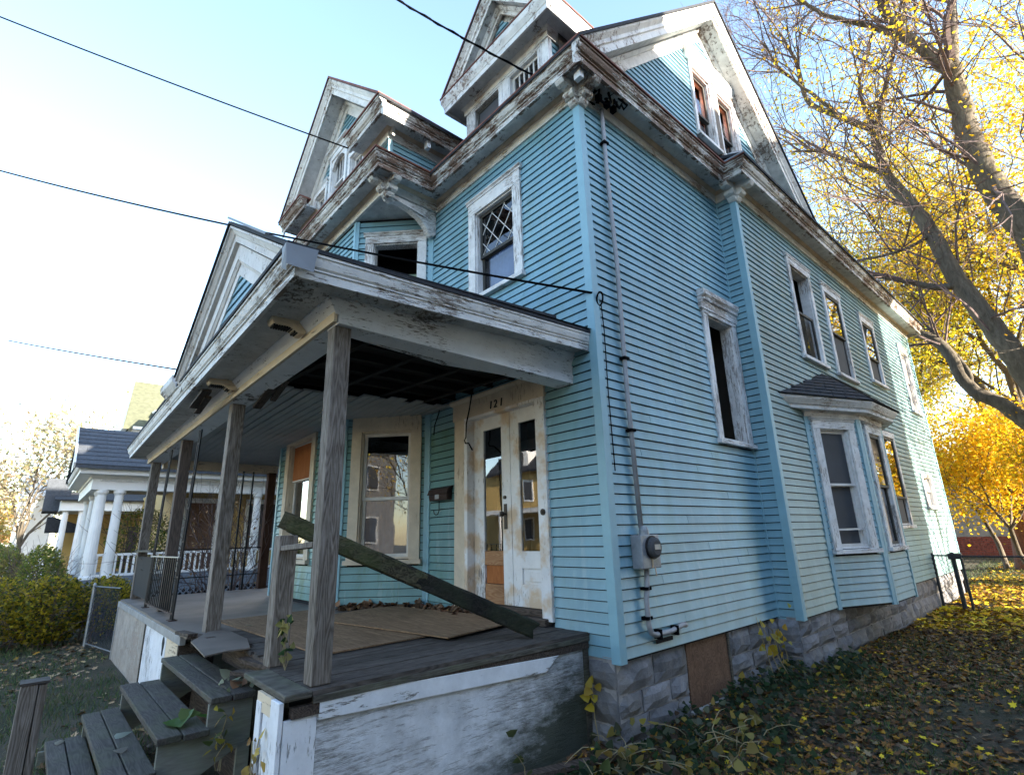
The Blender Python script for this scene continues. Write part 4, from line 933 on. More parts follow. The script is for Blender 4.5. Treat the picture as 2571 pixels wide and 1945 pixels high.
MB().tube([(.07, .45, .79), (.07, .43, .62), (.07, .40, .50), (.07, .40, .26), (.07, .43, .19), (.07, .50, .165), (.07, .78, .165), (.07, 1.0, .20), (.07, 1.06, .19)], .026, 8).build('lower_conduit', 'conduit', mt, smooth=True)
for z, y in ((3.02, .415), (2.2, .41), (.60, .425), (.33, .40), (5.9, .40)): MB().box(.02, .095, y - .045, y + .045, z - .015, z + .015).build('strap', 'rubber', mt)
for y in (.56, .86): MB().box(.02, .10, y - .015, y + .015, .12, .21).build('strap', 'rubber', mt)
MB().box(.024, .028, .56, .86, .07, .11).build('scrape_mark', 'flat_black', mt)
# flood light boxes
for n_, p, l in ((0, (.20, -.20, 6.40), 'white square light box under the front right cornice corner'), (1, (-2.93, -.35, 7.36), 'small white box fixed under the upper left cornice return')):
    fl = thing('light_box', l, 'light box', p)
    MB().box(p[0] - .05, p[0] + .05, p[1] - .035, p[1] + .035, p[2], p[2] + .15).build('housing', 'white_plastic', fl, bev=.006); MB().box(p[0] - .025, p[0] + .025, p[1] - .02, p[1] + .02, p[2] + .15, p[2] + .2).build('mount', 'galv', fl)
# cables
def cable(name, p0, p1, sag, r, label, n=24, mat='rubber', twist=0):
    p0, p1 = Vector(p0), Vector(p1); pts = [p0.lerp(p1, i / n) - Vector((0, 0, sag * 4 * (i / n) * (1 - i / n))) for i in range(n + 1)]
    mb = MB(); mb.tube(pts, r, 5)
    if twist: mb.tube([p + Vector((math.sin(i * 1.3) * .03, math.cos(i * 1.3) * .03, math.cos(i * 1.3 + 1) * .03)) for i, p in enumerate(pts)], r * .8, 5)
    return solo(mb, name, mat, label, 'cable')
def far(a, d, t, k=1.18):
    """far end of a wire that starts at a and leaves in the bearing d as seen from where the photographer stood"""
    a = np.array(a); b = np.array((3.3613, -4.2585, 1.1432)) + np.array(d) * t; return tuple(a + (b - a) * k)
cable('power_cable', (.05, .25, 6.42), far((.05, .25, 6.42), (-.5489, .2897, .7841), 8.6), .08, .013, 'thick twisted black cable running from the upper house corner into the sky', 40, twist=1)
cable('power_cable', (.335, 5.19, 5.11), far((.335, 5.19, 5.11), (-.7679, -.1304, .632), 14.0), .25, .013, 'long thin cable from the upper right wall window crossing before the gables', 40)
cable('power_cable', (.02, -.02, 3.71), far((.02, -.02, 3.71), (-.871, -.1077, .483), 14.0), .16, .015, 'black cable from the corner ring crossing over the porch pediment', 40)
cable('power_cable', (-6.98, -1.2, 4.1), far((-6.98, -1.2, 4.1), (-.9587, -.0667, .2763), 24.0, 1.0), .04, .020, 'short thin wire running left from behind the porch pediment', 20)
mb = MB(); mb.tube([(.04 + .02 * math.sin(t), .075 + .05 * math.cos(t), 3.66 + .075 * math.sin(t)) for t in [k * .45 for k in range(15)]], .011, 6); mb.tube([(.04, .09, 3.60), (.035, .115, 3.3), (.035, .10, 2.6), (.035, .11, 1.75)], .006, 5)
solo(mb, 'cable_loop', 'rubber', 'coil of black cable hung on the corner board', 'cable')
mb = MB()
for i in range(5):
    c = Vector((.14 + .03 * i, .22 + .09 * i, 6.47 - .05 * (i % 2))); mb.tube([c + Vector((rnd.uniform(-.06, .06), rnd.uniform(-.09, .09), rnd.uniform(-.05, .05))) for _ in range(5)], .016, 6)
mb.tube([(.2 + .12 * math.sin(t), .5 + .12 * math.cos(t), 6.5 + .05 * math.sin(t)) for t in [k * .5 for k in range(10)]], .006, 5)
for y in (.25, .42, .55): mb.box(.10, .17, y - .03, y + .03, 6.42, 6.50)
solo(mb, 'cable_connectors', 'rubber', 'tangle of black service connectors below the cornice corner', 'connector')
solo(MB().tube([(-2.9, -.06, 3.1), (-2.93, -.07, 2.9), (-2.99, -.10, 2.72), (-3.01, -.10, 2.58)], .009, 5), 'loose_wire', 'rubber', 'loose black wire hanging down the siding above the mailbox', 'wire')
solo(MB().tube([(-2.07, -.10, 3.1), (-2.12, -.12, 2.8), (-2.18, -.13, 2.6), (-2.19, -.13, 2.42), (-2.22, -.13, 2.38), (-2.20, -.13, 2.34), (-2.12, -.14, 2.33), (-2.0, -.17, 2.22)], .010, 5), 'loose_wire', 'rubber', 'loose black wire with a hook dangling before the left door leaf', 'wire')

# ------------------------------------------------------------------ ground
nr = np.random.default_rng(11)
def gz(x, y):
    x = np.asarray(x, float); y = np.asarray(y, float)
    return -.76 + .10 * np.clip((y + 1) / 4, 0, 1) + .40 * np.clip((y - 11) / 15, 0, 1) - .05 * np.clip((-y - 3) / 3, 0, 1) + .02 * np.sin(x * 1.7 + 1) * np.sin(y * 1.3)
def ground():
    xs = np.unique(np.concatenate([np.linspace(-160, -16, 10), np.linspace(-16, 8, 61), np.linspace(8, 160, 10)])); ys = np.unique(np.concatenate([np.linspace(-160, -9, 10), np.linspace(-9, 32, 83), np.linspace(32, 160, 9)]))
    X, Y = np.meshgrid(xs, ys); Z = gz(X, Y); n = len(xs); v = np.stack([X, Y, Z], -1).reshape(-1, 3).tolist()
    f = [(j * n + i, j * n + i + 1, (j + 1) * n + i + 1, (j + 1) * n + i) for j in range(len(ys) - 1) for i in range(n - 1)]
    mb = MB(); mb.v = [tuple(p) for p in v]; mb.f = f; mb.m = [0] * len(f); return struct(mb, 'ground', 'soil', smooth=True, recalc=False)
ground()
def sheet_strip(name, mat, pts, w, dz):
    mb = MB(); secs = []
    for i, p in enumerate(pts):
        a = Vector(pts[max(0, i - 1)]); b = Vector(pts[min(len(pts) - 1, i + 1)]); d = (b - a).normalized(); nn = Vector((-d.y, d.x)); q = Vector(p)
        secs.append([(*(q + nn * w / 2 * s), float(gz(q.x + nn.x * w / 2 * s, q.y + nn.y * w / 2 * s)) + dz) for s in (-1, -.5, 0, .5, 1)])
    return struct(mb.loft(secs, closed=False, cap=False), name, mat, smooth=True, recalc=False)
sheet_strip('path', 'concrete', [(x, -5.0) for x in np.arange(-16, -2.4, .6)], 1.1, .012)
struct(MB().box(-160, 160, -22, -14, -1.0, -.80), 'street', 'asphalt')

# ------------------------------------------------------------------ leaves
KITE = (np.array([[0, 0, 0], [.32, .42, .10], [0, 1, 0], [-.32, .42, .10]]), [(0, 1, 2), (0, 2, 3)])
_ml = [(0, -.12), (.10, .02), (.40, .02), (.27, .22), (.48, .48), (.22, .46), (.0, .92), (-.22, .46), (-.48, .48), (-.27, .22), (-.40, .02), (-.10, .02)]
MAPLE = (np.array([[0, .28, -.06]] + [[x, y, .05 * abs(x) * 3] for x, y in _ml]), [(0, i + 1, (i + 1) % 12 + 1) for i in range(12)])
IVY = (np.array([[0, .4, -.08], [0, 0, 0], [.42, .12, .08], [.30, .55, .06], [0, 1, 0], [-.30, .55, .06], [-.42, .12, .08]]), [(0, 1, 2), (0, 2, 3), (0, 3, 4), (0, 4, 5), (0, 5, 6), (0, 6, 1)])
BLADE = (np.array([[-.035, 0, 0], [.035, 0, 0], [.02, .55, .08], [0, 1, .3]]), [(0, 1, 2), (0, 2, 3)])
def leaves(name, pos, size, nrm, col, shape=KITE, mat='leaf', parent=None, kind=None, head=None):
    sh, fc = shape; pos = np.asarray(pos, np.float32); n = len(pos); k = len(sh)
    nrm = np.asarray(nrm, np.float32); nrm = nrm / (np.linalg.norm(nrm, axis=1, keepdims=True) + 1e-9)
    h = nr.normal(size=(n, 3)) if head is None else np.asarray(head)
    h = h - (h * nrm).sum(1, keepdims=True) * nrm; h /= np.linalg.norm(h, axis=1, keepdims=True) + 1e-9
    s = np.cross(h, nrm); size = np.broadcast_to(np.asarray(size, np.float32).reshape(-1, 1), (n, 1))
    curl = nr.uniform(-1.2, 1.8, (n, 1))
    V = pos[:, None, :] + size[:, :, None] * (sh[None, :, 0:1] * s[:, None, :] + sh[None, :, 1:2] * h[:, None, :] + sh[None, :, 2:3] * curl[:, :, None] * nrm[:, None, :])
    V = V.reshape(-1, 3); fa = np.array(fc); m = len(fa); I = (np.arange(n)[:, None, None] * k + fa[None]).reshape(-1)
    me = bpy.data.meshes.new(name); me.vertices.add(len(V)); me.vertices.foreach_set('co', V.astype(np.float32).ravel())
    me.loops.add(len(I)); me.loops.foreach_set('vertex_index', I.astype(np.int32)); me.polygons.add(n * m)
    me.polygons.foreach_set('loop_start', np.arange(0, n * m * 3, 3, dtype=np.int32)); me.update(calc_edges=True)
    at = me.color_attributes.new('Col', 'FLOAT_COLOR', 'POINT'); c = np.ones((n, k, 4), np.float32); c[:, :, :3] = np.asarray(col)[:, None, :]; at.data.foreach_set('color', c.ravel())
    me.materials.append(M[mat]); o = bpy.data.objects.new(name, me); COL.objects.link(o)
    if parent is not None: adopt(o, parent)
    if kind: o['kind'] = kind
    return o
def pal(n, cols, p=None, var=.25):
    c = np.array(cols)[nr.choice(len(cols), n, p=p)]; return np.clip(c * nr.uniform(1 - var, 1 + var, (n, 1)) * nr.uniform(.92, 1.08, (n, 3)), 0, 1)
YEL = [(.70, .47, .015), (.78, .55, .03), (.64, .43, .015), (.52, .42, .03), (.66, .36, .012)]
LIT = [(.30, .15, .015), (.20, .085, .02), (.12, .06, .025), (.36, .20, .03), (.075, .042, .024), (.20, .14, .08), (.09, .085, .025)]
def litter(name, x0, x1, y0, y1, n, smin, smax, cols, p=None, dens=None, shape=MAPLE, lift=.03):
    x, y = nr.uniform(x0, x1, n), nr.uniform(y0, y1, n)
    if dens is not None: k = nr.uniform(size=n) < dens(x, y); x, y = x[k], y[k]
    n = len(x); nm = np.stack([nr.normal(0, .35, n), nr.normal(0, .35, n), np.ones(n)], 1)
    pos = np.stack([x, y, gz(x, y) + nr.uniform(.012, lift, n)], 1)
    return leaves(name, pos, nr.uniform(smin, smax, n), nm, pal(n, cols, p), shape, 'litter', None, 'stuff')
def inhouse(x, y): return ((x < 0) & (y > 0)) | ((x < .33) & (y > 3.4) & (y < 14.1)) | ((x < -.3) & (x > -9.1) & (y > -2.9) & (y < 1))
def patch(x, y):
    bare = np.exp(-(((x - 2.1) / .45) ** 2 + ((y - 2.9) / .9) ** 2)); return (~inhouse(x, y)) * np.clip(1 - .9 * bare, 0, 1)
litter('leaf_litter', -.4, 4.2, -2.5, 9, 30000, .035, .08, LIT + YEL[:2], [.11, .14, .22, .08, .25, .10, .07, .02, .01], patch)
litter('leaf_litter', -1.5, 6, 8, 24, 26000, .07, .14, YEL + LIT[:4], None, lambda x, y: (~inhouse(x, y)) * np.where(y > 18, .35, 1.0))
litter('leaf_litter', -13.5, -1.2, -6.5, -2.85, 2600, .05, .11, [(.26, .16, .08), (.20, .11, .06), (.36, .25, .13), (.42, .30, .16), (.12, .08, .05)], None, lambda x, y: (y < -2.9) * np.clip(.55 + .6 * np.sin(x * 1.1 + y * 2), .1, 1))
litter('leaf_litter', -26, -9.1, -7, 4, 1500, .08, .14, LIT)
def grass(name, x0, x1, y0, y1, n, dens=None, h=(.05, .11)):
    x, y = nr.uniform(x0, x1, n), nr.uniform(y0, y1, n)
    if dens is not None: k = nr.uniform(size=n) < dens(x, y); x, y = x[k], y[k]
    n = len(x); hd = np.stack([nr.normal(0, .45, n), nr.normal(0, .45, n), np.ones(n)], 1); nm = np.stack([nr.normal(size=n), nr.normal(size=n), nr.uniform(0, .3, n)], 1)
    return leaves(name, np.stack([x, y, gz(x, y) - .01], 1), nr.uniform(*h, n), nm, pal(n, [(.055, .105, .03), (.04, .085, .03), (.10, .13, .045), (.14, .13, .06)]), BLADE, 'grass', None, 'stuff', hd)
cl = lambda x, y: np.clip(.45 + .55 * np.sin(x * 1.3) * np.sin(y * 2.1 + x), 0, 1)
grass('grass', -13.5, -1.2, -6.2, -2.9, 30000, lambda x, y: cl(x, y))
grass('grass', .2, 4.2, -2.5, 9, 60000, lambda x, y: patch(x, y) * cl(x * 1.4, y) * np.clip(1.2 - (y - 1) / 9, .2, 1), (.04, .10))
grass('grass', -.5, 6, 15, 24, 9000, None, (.08, .16))
# ivy and low plants along the foundation
def ivy():
    n = 3200; y = nr.uniform(-1.3, 4.6, n); wd = .55 + .85 * np.exp(-((y - .6) / 1.2) ** 2); x = .06 + np.where(y > 3.4, .28, 0) + np.abs(nr.normal(0, .55, n)) * wd
    k = (nr.uniform(size=n) < np.clip(.25 + .8 * np.sin(y * 2.2 + x * 3) ** 2, 0, 1)) & ~inhouse(x, y); x, y = x[k], y[k]; n = len(x)
    z = gz(x, y) + nr.uniform(.03, .22, n) * np.exp(-x * .6); nm = np.stack([nr.normal(.4, .5, n), nr.normal(-.3, .5, n), np.ones(n)], 1)
    leaves('ground_cover', np.stack([x, y, z], 1), nr.uniform(.03, .09, n), nm, pal(n, [(.018, .04, .015), (.028, .06, .02), (.05, .08, .03), (.14, .15, .10), (.34, .25, .04), (.07, .045, .025)], [.22, .25, .2, .13, .09, .11]), IVY, 'leaf', None, 'stuff')
ivy()
def stalks(label, cx, cy, n, spread, L, leafcols, nl, name='dead_stalks'):
    pl = thing(name, label, 'plant', (cx, cy, float(gz(cx, cy)))); mb = MB(); anc = []
    for _ in range(n):
        p = Vector((cx + rnd.gauss(0, spread), cy + rnd.gauss(0, spread), float(gz(cx, cy)))); d = Vector((rnd.gauss(.3, .6), rnd.gauss(-.2, .6), 1)).normalized(); pts = [p.copy()]
        for k in range(5): p = p + d * L / 5 * rnd.uniform(.7, 1.2); d = (d + Vector((rnd.gauss(0, .3), rnd.gauss(0, .3), -.28))).normalized(); pts.append(p.copy()); anc.append(p.copy())
        mb.tube(pts, [.006, .005, .004, .004, .003, .002], 4)
    mb.build('stem', 'stalk', pl, kind='stuff')
    if nl:
        a = np.array([anc[i] for i in nr.integers(0, len(anc), nl)]) + nr.normal(0, .05, (nl, 3))
        leaves('foliage', a, nr.uniform(.05, .12, nl), nr.normal(size=(nl, 3)) + [0, 0, .6], pal(nl, leafcols), IVY, 'leaf', pl)
    return pl
plain('stalk', (.30, .24, .13), .9, var=.3)
stalks('dry straw coloured stalks sprawling over the ivy beside the boarded basement window', .75, .55, 12, .22, .55, [(.3, .25, .08)], 30)
stalks('tangle of dead stems at the foot of the stone corner by the skirt', .25, -.35, 16, .16, .6, [(.10, .10, .05), (.3, .22, .06)], 60)
stalks('sparse dry stems rising from leaves in front of the porch skirt panel', .1, -1.6, 12, .35, .45, [(.12, .15, .06), (.25, .2, .1)], 70)
# vine with big yellow leaves at the inner corner
vn = thing('yellow_vine', 'climbing vine with large yellow heart leaves against the foundation stones', 'plant', (.15, 3.1, -.6))
mb = MB()
for k in range(5):
    p = [(.12 + rnd.uniform(0, .2), 2.75 + .12 * k, -.66), (.14, 2.7 + .13 * k, -.4), (.12, 2.68 + .11 * k + rnd.uniform(-.08, .08), -.1), (.10, 2.6 + .10 * k, .10 - .05 * k)]; MB().tube(p, [.007, .006, .005, .003], 4).build('stem', 'stalk', vn)
n = 26; pp = np.stack([nr.uniform(.10, .28, n), nr.uniform(2.45, 3.25, n), nr.uniform(-.35, .16, n)], 1)
leaves('foliage', pp, nr.uniform(.06, .12, n), np.stack([np.ones(n), nr.normal(-.4, .4, n), nr.normal(.2, .4, n)], 1), pal(n, [(.62, .44, .05), (.55, .36, .04), (.40, .36, .08)]), IVY, 'leaf', vn)
vn = thing('yellow_vine', 'small vine with a few yellow leaves at the right end of the white skirt', 'plant', (-.25, -.05, -.7))
MB().tube([(-.25, -.06, -.75), (-.28, -.08, -.5), (-.27, -.10, -.25)], .005, 4).build('stem', 'stalk', vn)
n = 9; leaves('foliage', np.stack([nr.uniform(-.32, -.18, n), nr.uniform(-.16, -.02, n), nr.uniform(-.42, -.2, n)], 1), nr.uniform(.06, .11, n), np.stack([np.ones(n) * .6, -np.ones(n), nr.normal(.3, .3, n)], 1), pal(n, [(.62, .46, .05), (.66, .5, .08)]), IVY, 'leaf', vn)
# leaves on and around the steps
def small(name, label, pts, sizes, nrm, cols, group=None, cat='leaf', shape=IVY):
    o = leaves(name, pts, sizes, nrm, cols, shape, 'leaf'); recentre(o); o['label'] = label; o['category'] = cat
    if group: o['group'] = group
    return o
n = 16; small('dry_leaves', 'curled pale green dry leaves scattered on the top step', np.stack([nr.uniform(-2.15, -1.62, n), nr.uniform(-2.95, -2.66, n), nr.uniform(.005, .05, n)], 1), nr.uniform(.05, .11, n), nr.normal(0, .6, (n, 3)) + [0, 0, 1], pal(n, [(.25, .27, .20), (.33, .34, .27), (.16, .19, .11), (.28, .18, .1)]), cat='leaves')
n = 3; small('green_weed', 'bright green weed leaf lying on the second step', np.array([(-1.95, -3.15, -.17), (-1.82, -3.08, -.16), (-1.7, -3.05, -.14)]), [.26, .2, .16], np.array([(0, -.3, 1.), (.2, 0, 1), (0, .2, 1)]), pal(n, [(.10, .22, .04), (.2, .26, .08)]), cat='weed')
def weed(name, label, pts, sizes, nrm, cols, cat='weed'):
    c = pts.mean(0); c[2] = pts[:, 2].min() - .1; t = thing(name, label, cat, tuple(c)); o = np.argsort(pts[:, 2])
    for s_ in range(3):
        q = [tuple(c + [.02 * s_, .01 * s_, 0])] + [tuple(pts[k] * .75 + c * [.25, .25, 0] + [0, 0, pts[k][2] * .25]) for k in o[s_::max(3, len(o) // 4)]]
        MB().tube(q, .004, 4).build('stem', 'stalk', t)
    leaves('foliage', pts, sizes, nrm, cols, IVY, 'leaf', t)
n = 30; weed('wilted_weed', 'wilted yellow and green weed hanging between the steps and the white skirt', np.stack([nr.uniform(-1.75, -1.5, n), nr.uniform(-3.0, -2.85, n), nr.uniform(-.45, -.06, n)], 1), nr.uniform(.035, .085, n), nr.normal(0, 1, (n, 3)) + [.6, -.8, 0], pal(n, [(.40, .30, .06), (.5, .4, .08), (.12, .16, .05)]), cat='weed')
n = 20; weed('wilted_weed', 'dark green and yellow wilted plant growing up beside the newel post', np.stack([nr.uniform(-1.17, -1.06, n), nr.uniform(-2.72, -2.60, n), nr.uniform(.24, .60, n)], 1), nr.uniform(.045, .09, n), nr.normal(0, 1, (n, 3)) + [.6, -.8, 0], pal(n, [(.03, .06, .025), (.04, .08, .03), (.36, .34, .12), (.3, .28, .1)]), cat='weed')
n = 34; weed('dried_plant', 'brown dried plant clinging to the white boards beside the steps', np.stack([nr.uniform(-.74, -.55, n), nr.uniform(-2.99, -2.94, n), nr.uniform(-.75, -.05, n)], 1), nr.uniform(.03, .10, n), np.stack([nr.normal(.2, .5, n), -np.ones(n), nr.normal(0, .5, n)], 1), pal(n, [(.34, .22, .08), (.5, .36, .1), (.22, .13, .06), (.6, .45, .12)]), cat='plant')
for i, (x, y, z, s, c, l) in enumerate(((-2.65, -3.47, -.385, .13, (.45, .50, .42), 'pale grey green leaf on the third step'), (-2.2, -3.43, -.385, .10, (.30, .27, .22), 'small curled brown leaf near the right end of the third step'), (-3.55, -2.25, .245, .14, (.42, .32, .22), 'dry curled tan leaf on the plywood behind the steps'), (-3.55, -3.76, -.55, .09, (.36, .33, .25), 'small pale leaf on the lowest step'))):
    small('dry_leaf', l, np.array([(x, y, z)]), [s], np.array([(.2, -.1, 1.)]), np.array([c]), None)
n = 420; x = nr.uniform(-4.1, -2.1, n); y = np.where(x < -3.27, (x + 3.27) * .98, -.02) - np.abs(nr.normal(0, .12, n)) - .02; ok = y > -1.0
leaves('porch_litter', np.stack([x, y, ZD + nr.uniform(.01, .07, n)], 1)[ok], nr.uniform(.04, .11, n)[ok], (nr.normal(0, .6, (n, 3)) + [0, 0, 1])[ok], pal(n, [(.16, .09, .05), (.10, .06, .04), (.25, .14, .07)])[ok], IVY, 'litter', None, 'stuff')
for x0, y0, x1, y1, z in ((-.25, -1.7, .35, -.35, .02), (-.1, -1.5, .55, -.2, .035), (-.32, -1.2, .1, -.1, .06)):
    a, b = Vector((x0, y0, float(gz(x0, y0)) + z)), Vector((x1, y1, float(gz(x1, y1)) + z)); 
    solo(MB().bar(a, b, .10, .035), 'old_plank', 'rotten' if z != .035 else 'skirt', {.02: 'dark rotten plank lying nearest the skirt foot', .035: 'flaking white plank lying on the ground by the skirt', .06: 'short dark plank tucked against the end of the skirt'}[z], 'plank', bev=.003)

# ------------------------------------------------------------------ trees
def grow(mb, anc, p, d, L, r, depth, up=.12, wander=.25, split=(2, 3), minr=.004, spread=.6, leafd=1):
    n = 4 if depth > 1 else 3; pts = [Vector(p)]; q = Vector(p); d = Vector(d).normalized(); rs = [r]; r1 = r * (.62 if depth else .3)
    for k in range(n):
        d = (d + Vector((rnd.gauss(0, wander), rnd.gauss(0, wander), rnd.gauss(up, wander * .8))) * .5).normalized(); q = q + d * L / n; pts.append(q.copy()); rs.append(r + (r1 - r) * (k + 1) / n)
        if depth <= leafd: anc.append((q.copy(), d.copy()))
        if depth > 0 and k < n - 1 and rnd.random() < .55:
            a = d.orthogonal().normalized(); a.rotate(Matrix.Rotation(rnd.uniform(0, 6.28), 3, d)); grow(mb, anc, q, d * .6 + a * .8, L * rnd.uniform(.45, .7), rs[-1] * .55, depth - 1, up, wander, split, minr, spread, leafd)
    mb.tube(pts, [max(x, minr) for x in rs], 5 if r > .05 else 3, cap=False)
    if depth > 0:
        for _ in range(rnd.randint(*split)):
            a = d.orthogonal().normalized(); a.rotate(Matrix.Rotation(rnd.uniform(0, 6.28), 3, d)); grow(mb, anc, q, d + a * rnd.uniform(.4, 1) * spread * 1.6, L * rnd.uniform(.6, .82), r1 * .9, depth - 1, up, wander, split, minr, spread, leafd)
def crown(anc, n, spread, smin, smax, cols, p=None, shape=KITE, parent=None, droop=.3):
    i = nr.integers(0, len(anc), n); a = np.array([anc[k][0] for k in i]); pos = a + nr.normal(0, spread, (n, 3)); nm = nr.normal(0, 1, (n, 3)) + [0, 0, .8]; hd = nr.normal(0, .7, (n, 3)) + [0, 0, -droop]
    return leaves('crown', pos, nr.uniform(smin, smax, n), nm, pal(n, cols, p), shape, 'leaf', parent, None, hd)
# the big bare-topped maple on the right
big = thing('maple_tree', 'large old maple with thick forked limbs towering behind the house', 'tree', (2.9, 16.6, -.5))
LIMBS = [
 ([(2.95, 16.6, -.8), (2.85, 16.6, .8), (2.8, 16.6, 2.4), (2.75, 16.4, 3.6)], .62, .50),
 ([(2.75, 16.4, 3.4), (2.5, 16.0, 5.0), (2.17, 15.83, 6.3), (1.65, 15.67, 8.25), (1.27, 15.5, 10.43), (.68, 15.33, 12.52), (.67, 15.17, 14.23)], .34, .14),
 ([(2.8, 16.5, 2.6), (3.45, 16.2, 6.0), (3.51, 16.0, 8.6), (3.23, 15.8, 9.79), (2.91, 15.6, 11.36), (2.84, 15.4, 12.86), (2.89, 15.2, 14.34), (2.97, 15, 14.98)], .46, .23),
 ([(2.97, 15, 14.9), (3.23, 15.17, 16.31), (3.41, 15.33, 17.47), (3.6, 15.5, 19.5)], .17, .10),
 ([(2.92, 15, 14.7), (2.43, 14.62, 15.86), (2.02, 14.25, 16.71), (1.81, 13.87, 17.84), (1.7, 13.3, 19)], .21, .09),
 ([(2.3, 14.6, 16.1), (1.68, 14.18, 16.91), (1.13, 13.76, 17.39), (.49, 13.34, 17.95), (-.01, 12.92, 18.7), (-.38, 12.5, 19.24)], .11, .04),
 ([(.67, 15.17, 14.1), (1.31, 15.17, 15.62), (1.76, 15.33, 16.91), (2.26, 15.5, 18.17)], .10, .05),
 ([(.67, 15.17, 14.2), (-.29, 14.62, 15.22), (-.86, 14.25, 16.06), (-.85, 13.87, 17.43), (-1.07, 13.5, 18.82)], .12, .04),
 ([(-.05, 14.7, 15.0), (-.65, 14.07, 16.06), (-1.32, 13.53, 17.38), (-1.48, 13.0, 18.31)], .07, .03),
 ([(.72, 15.3, 12.4), (-.06, 14.8, 13.13), (-.8, 14.4, 13.83), (-1.53, 14, 14.08)], .09, .03),
 ([(1.65, 15.67, 8.1), (1.2, 15.5, 8.15), (.69, 15.4, 8.45), (-.03, 15.2, 8.9), (-.58, 15, 9.22)], .12, .06),
 ([(1.35, 15.5, 9.9), (.42, 15, 9.5), (-.65, 14.6, 9.53)], .06, .03),
 ([(2.75, 16.45, 3.0), (2.23, 16.5, 3.75), (1.73, 16.5, 4.49), (1.14, 16.5, 5.14), (.8, 16.5, 6.54), (.17, 16.5, 7.25), (-.6, 16.5, 8.0)], .24, .12),
 ([(1.18, 16.5, 5.06), (1.18, 16.5, 5.81), (.53, 16.5, 7.35)], .08, .05),
 ([(3.4, 15.9, 9.0), (4.2, 15.2, 11), (4.6, 14.8, 13.5)], .2, .1), ([(3.0, 16.3, 4.5), (4.4, 15.6, 7), (5.6, 15.2, 9.5), (6.2, 15, 12)], .3, .1)]
mb = MB(); anc = []
for pts, r0, r1 in LIMBS:
    P_ = [Vector(p) for p in pts]; Q = [];
    for i in range(len(P_) - 1):           # Catmull-Rom smoothing
        a, b, c, d = P_[max(i - 1, 0)], P_[i], P_[i + 1], P_[min(i + 2, len(P_) - 1)]
        for k in range(5):
            t = k / 5; Q.append(.5 * ((2 * b) + (c - a) * t + (2 * a - 5 * b + 4 * c - d) * t * t + (3 * b - a - 3 * c + d) * t ** 3) + Vector((rnd.gauss(0, .015), rnd.gauss(0, .015), 0)))
    Q.append(P_[-1]); m = len(Q); mb.tube(Q, [r0 + (r1 - r0) * i / (m - 1) for i in range(m)], 10 if r0 > .15 else 7)
mb.build('trunk', 'bark', big, smooth=True)
tw = MB()
for li, (pts, r0, r1) in enumerate(LIMBS[1:]):
    P_ = [Vector(p) for p in pts]; nb = 12 if r0 > .2 else (8 if P_[0].z > 11 else 4)
    for i in range(nb):
        f = rnd.uniform(.3, 1.0) * (len(P_) - 1); k = min(int(f), len(P_) - 2); p = P_[k].lerp(P_[k + 1], f - k)
        if p.z < 6.2 and rnd.random() < .7: continue
        d = (P_[k + 1] - P_[k]).normalized(); a = Vector((rnd.gauss(-.3, .8), rnd.gauss(-.3, .7), rnd.gauss(.2, .5))).normalized()
        grow(tw, anc, p, d * .5 + a, rnd.uniform(1.3, 2.5), .032 + r1 * .11, 3, .05, .22, (2, 2), .0045, .5)
    grow(tw, anc, P_[-1], P_[-1] - P_[-2], 1.8, r1 * .6, 3, .15, .3, (2, 3), .0045, .5)
tw.build('twigs', 'twig', big, recalc=False)
crown(anc, 900, .16, .04, .08, YEL + [(.35, .33, .05)], None, KITE, big)
# yellow trees behind
def tree(label, x, y, h, r, nl, lean=(0, 0), cols=YEL, sm=.10, sM=.2, base=.25, bark='bark', seed=1, spread=.35, group=None, rt=.16, depth=4, z0=None):
    rnd.seed(seed); t = thing('maple_tree', label, 'tree', (x, y, float(gz(x, y)) if z0 is None else z0), group); mb = MB(); an = []
    p0 = Vector((x, y, (float(gz(x, y)) if z0 is None else z0) - .1)); top = p0 + Vector((lean[0], lean[1], h * base)); mb.tube([p0, p0.lerp(top, .5) + Vector((rnd.gauss(0, .08), rnd.gauss(0, .08), 0)), top], [rt * 1.25, rt, rt * .85], 8)
    for k in range(5):
        a = 6.28 * k / 5 + rnd.uniform(-.4, .4); grow(mb, an, top, Vector((math.cos(a) * r * .6, math.sin(a) * r * .6, h * .5)), h * .32, rt * .6, depth, .14, .28, (2, 3), .008, .6)
    mb.build('trunk', bark, t, smooth=True, recalc=False); crown(an, nl, spread, sm, sM, cols, None, KITE, t); return t
G = 'yellow maples behind the house'
YG = [(.74, .54, .025), (.66, .53, .035), (.50, .46, .035), (.78, .54, .025), (.40, .41, .04)]
tree('tall greenish yellow maple behind the forked limbs of the big tree', 1.6, 24, 16.5, 5.5, 52000, (0, 0), YG, .07, .15, .20, seed=3, spread=.34, rt=.25)
tree('yellow maple whose crown shows beside the rear roof edge', -3.2, 25, 13.5, 4.5, 40000, (0, 0), YG, .07, .15, .22, seed=5, spread=.34, rt=.22)
tree('golden maple filling the right edge of the view', 5.0, 24, 22, 6, 46000, (0, 0), YEL, .08, .16, .16, seed=8, spread=.36, rt=.22)
tree('low golden maple sapling with a dense crown before the brick wall', 1.3, 18.6, 4.9, 2.4, 13000, (-.3, -.2), YEL, .08, .15, .30, seed=12, spread=.26, rt=.07, depth=3)
tree('slender young maple left of the reddish trunk', .45, 20.5, 5.6, 2.2, 10000, (-.3, 0), YEL, .08, .15, .32, seed=21, spread=.26, rt=.07, depth=3)
rt = thing('tree_trunk', 'thick reddish brown trunk standing before the brick wall', 'tree', (1.15, 20.2, -.4))
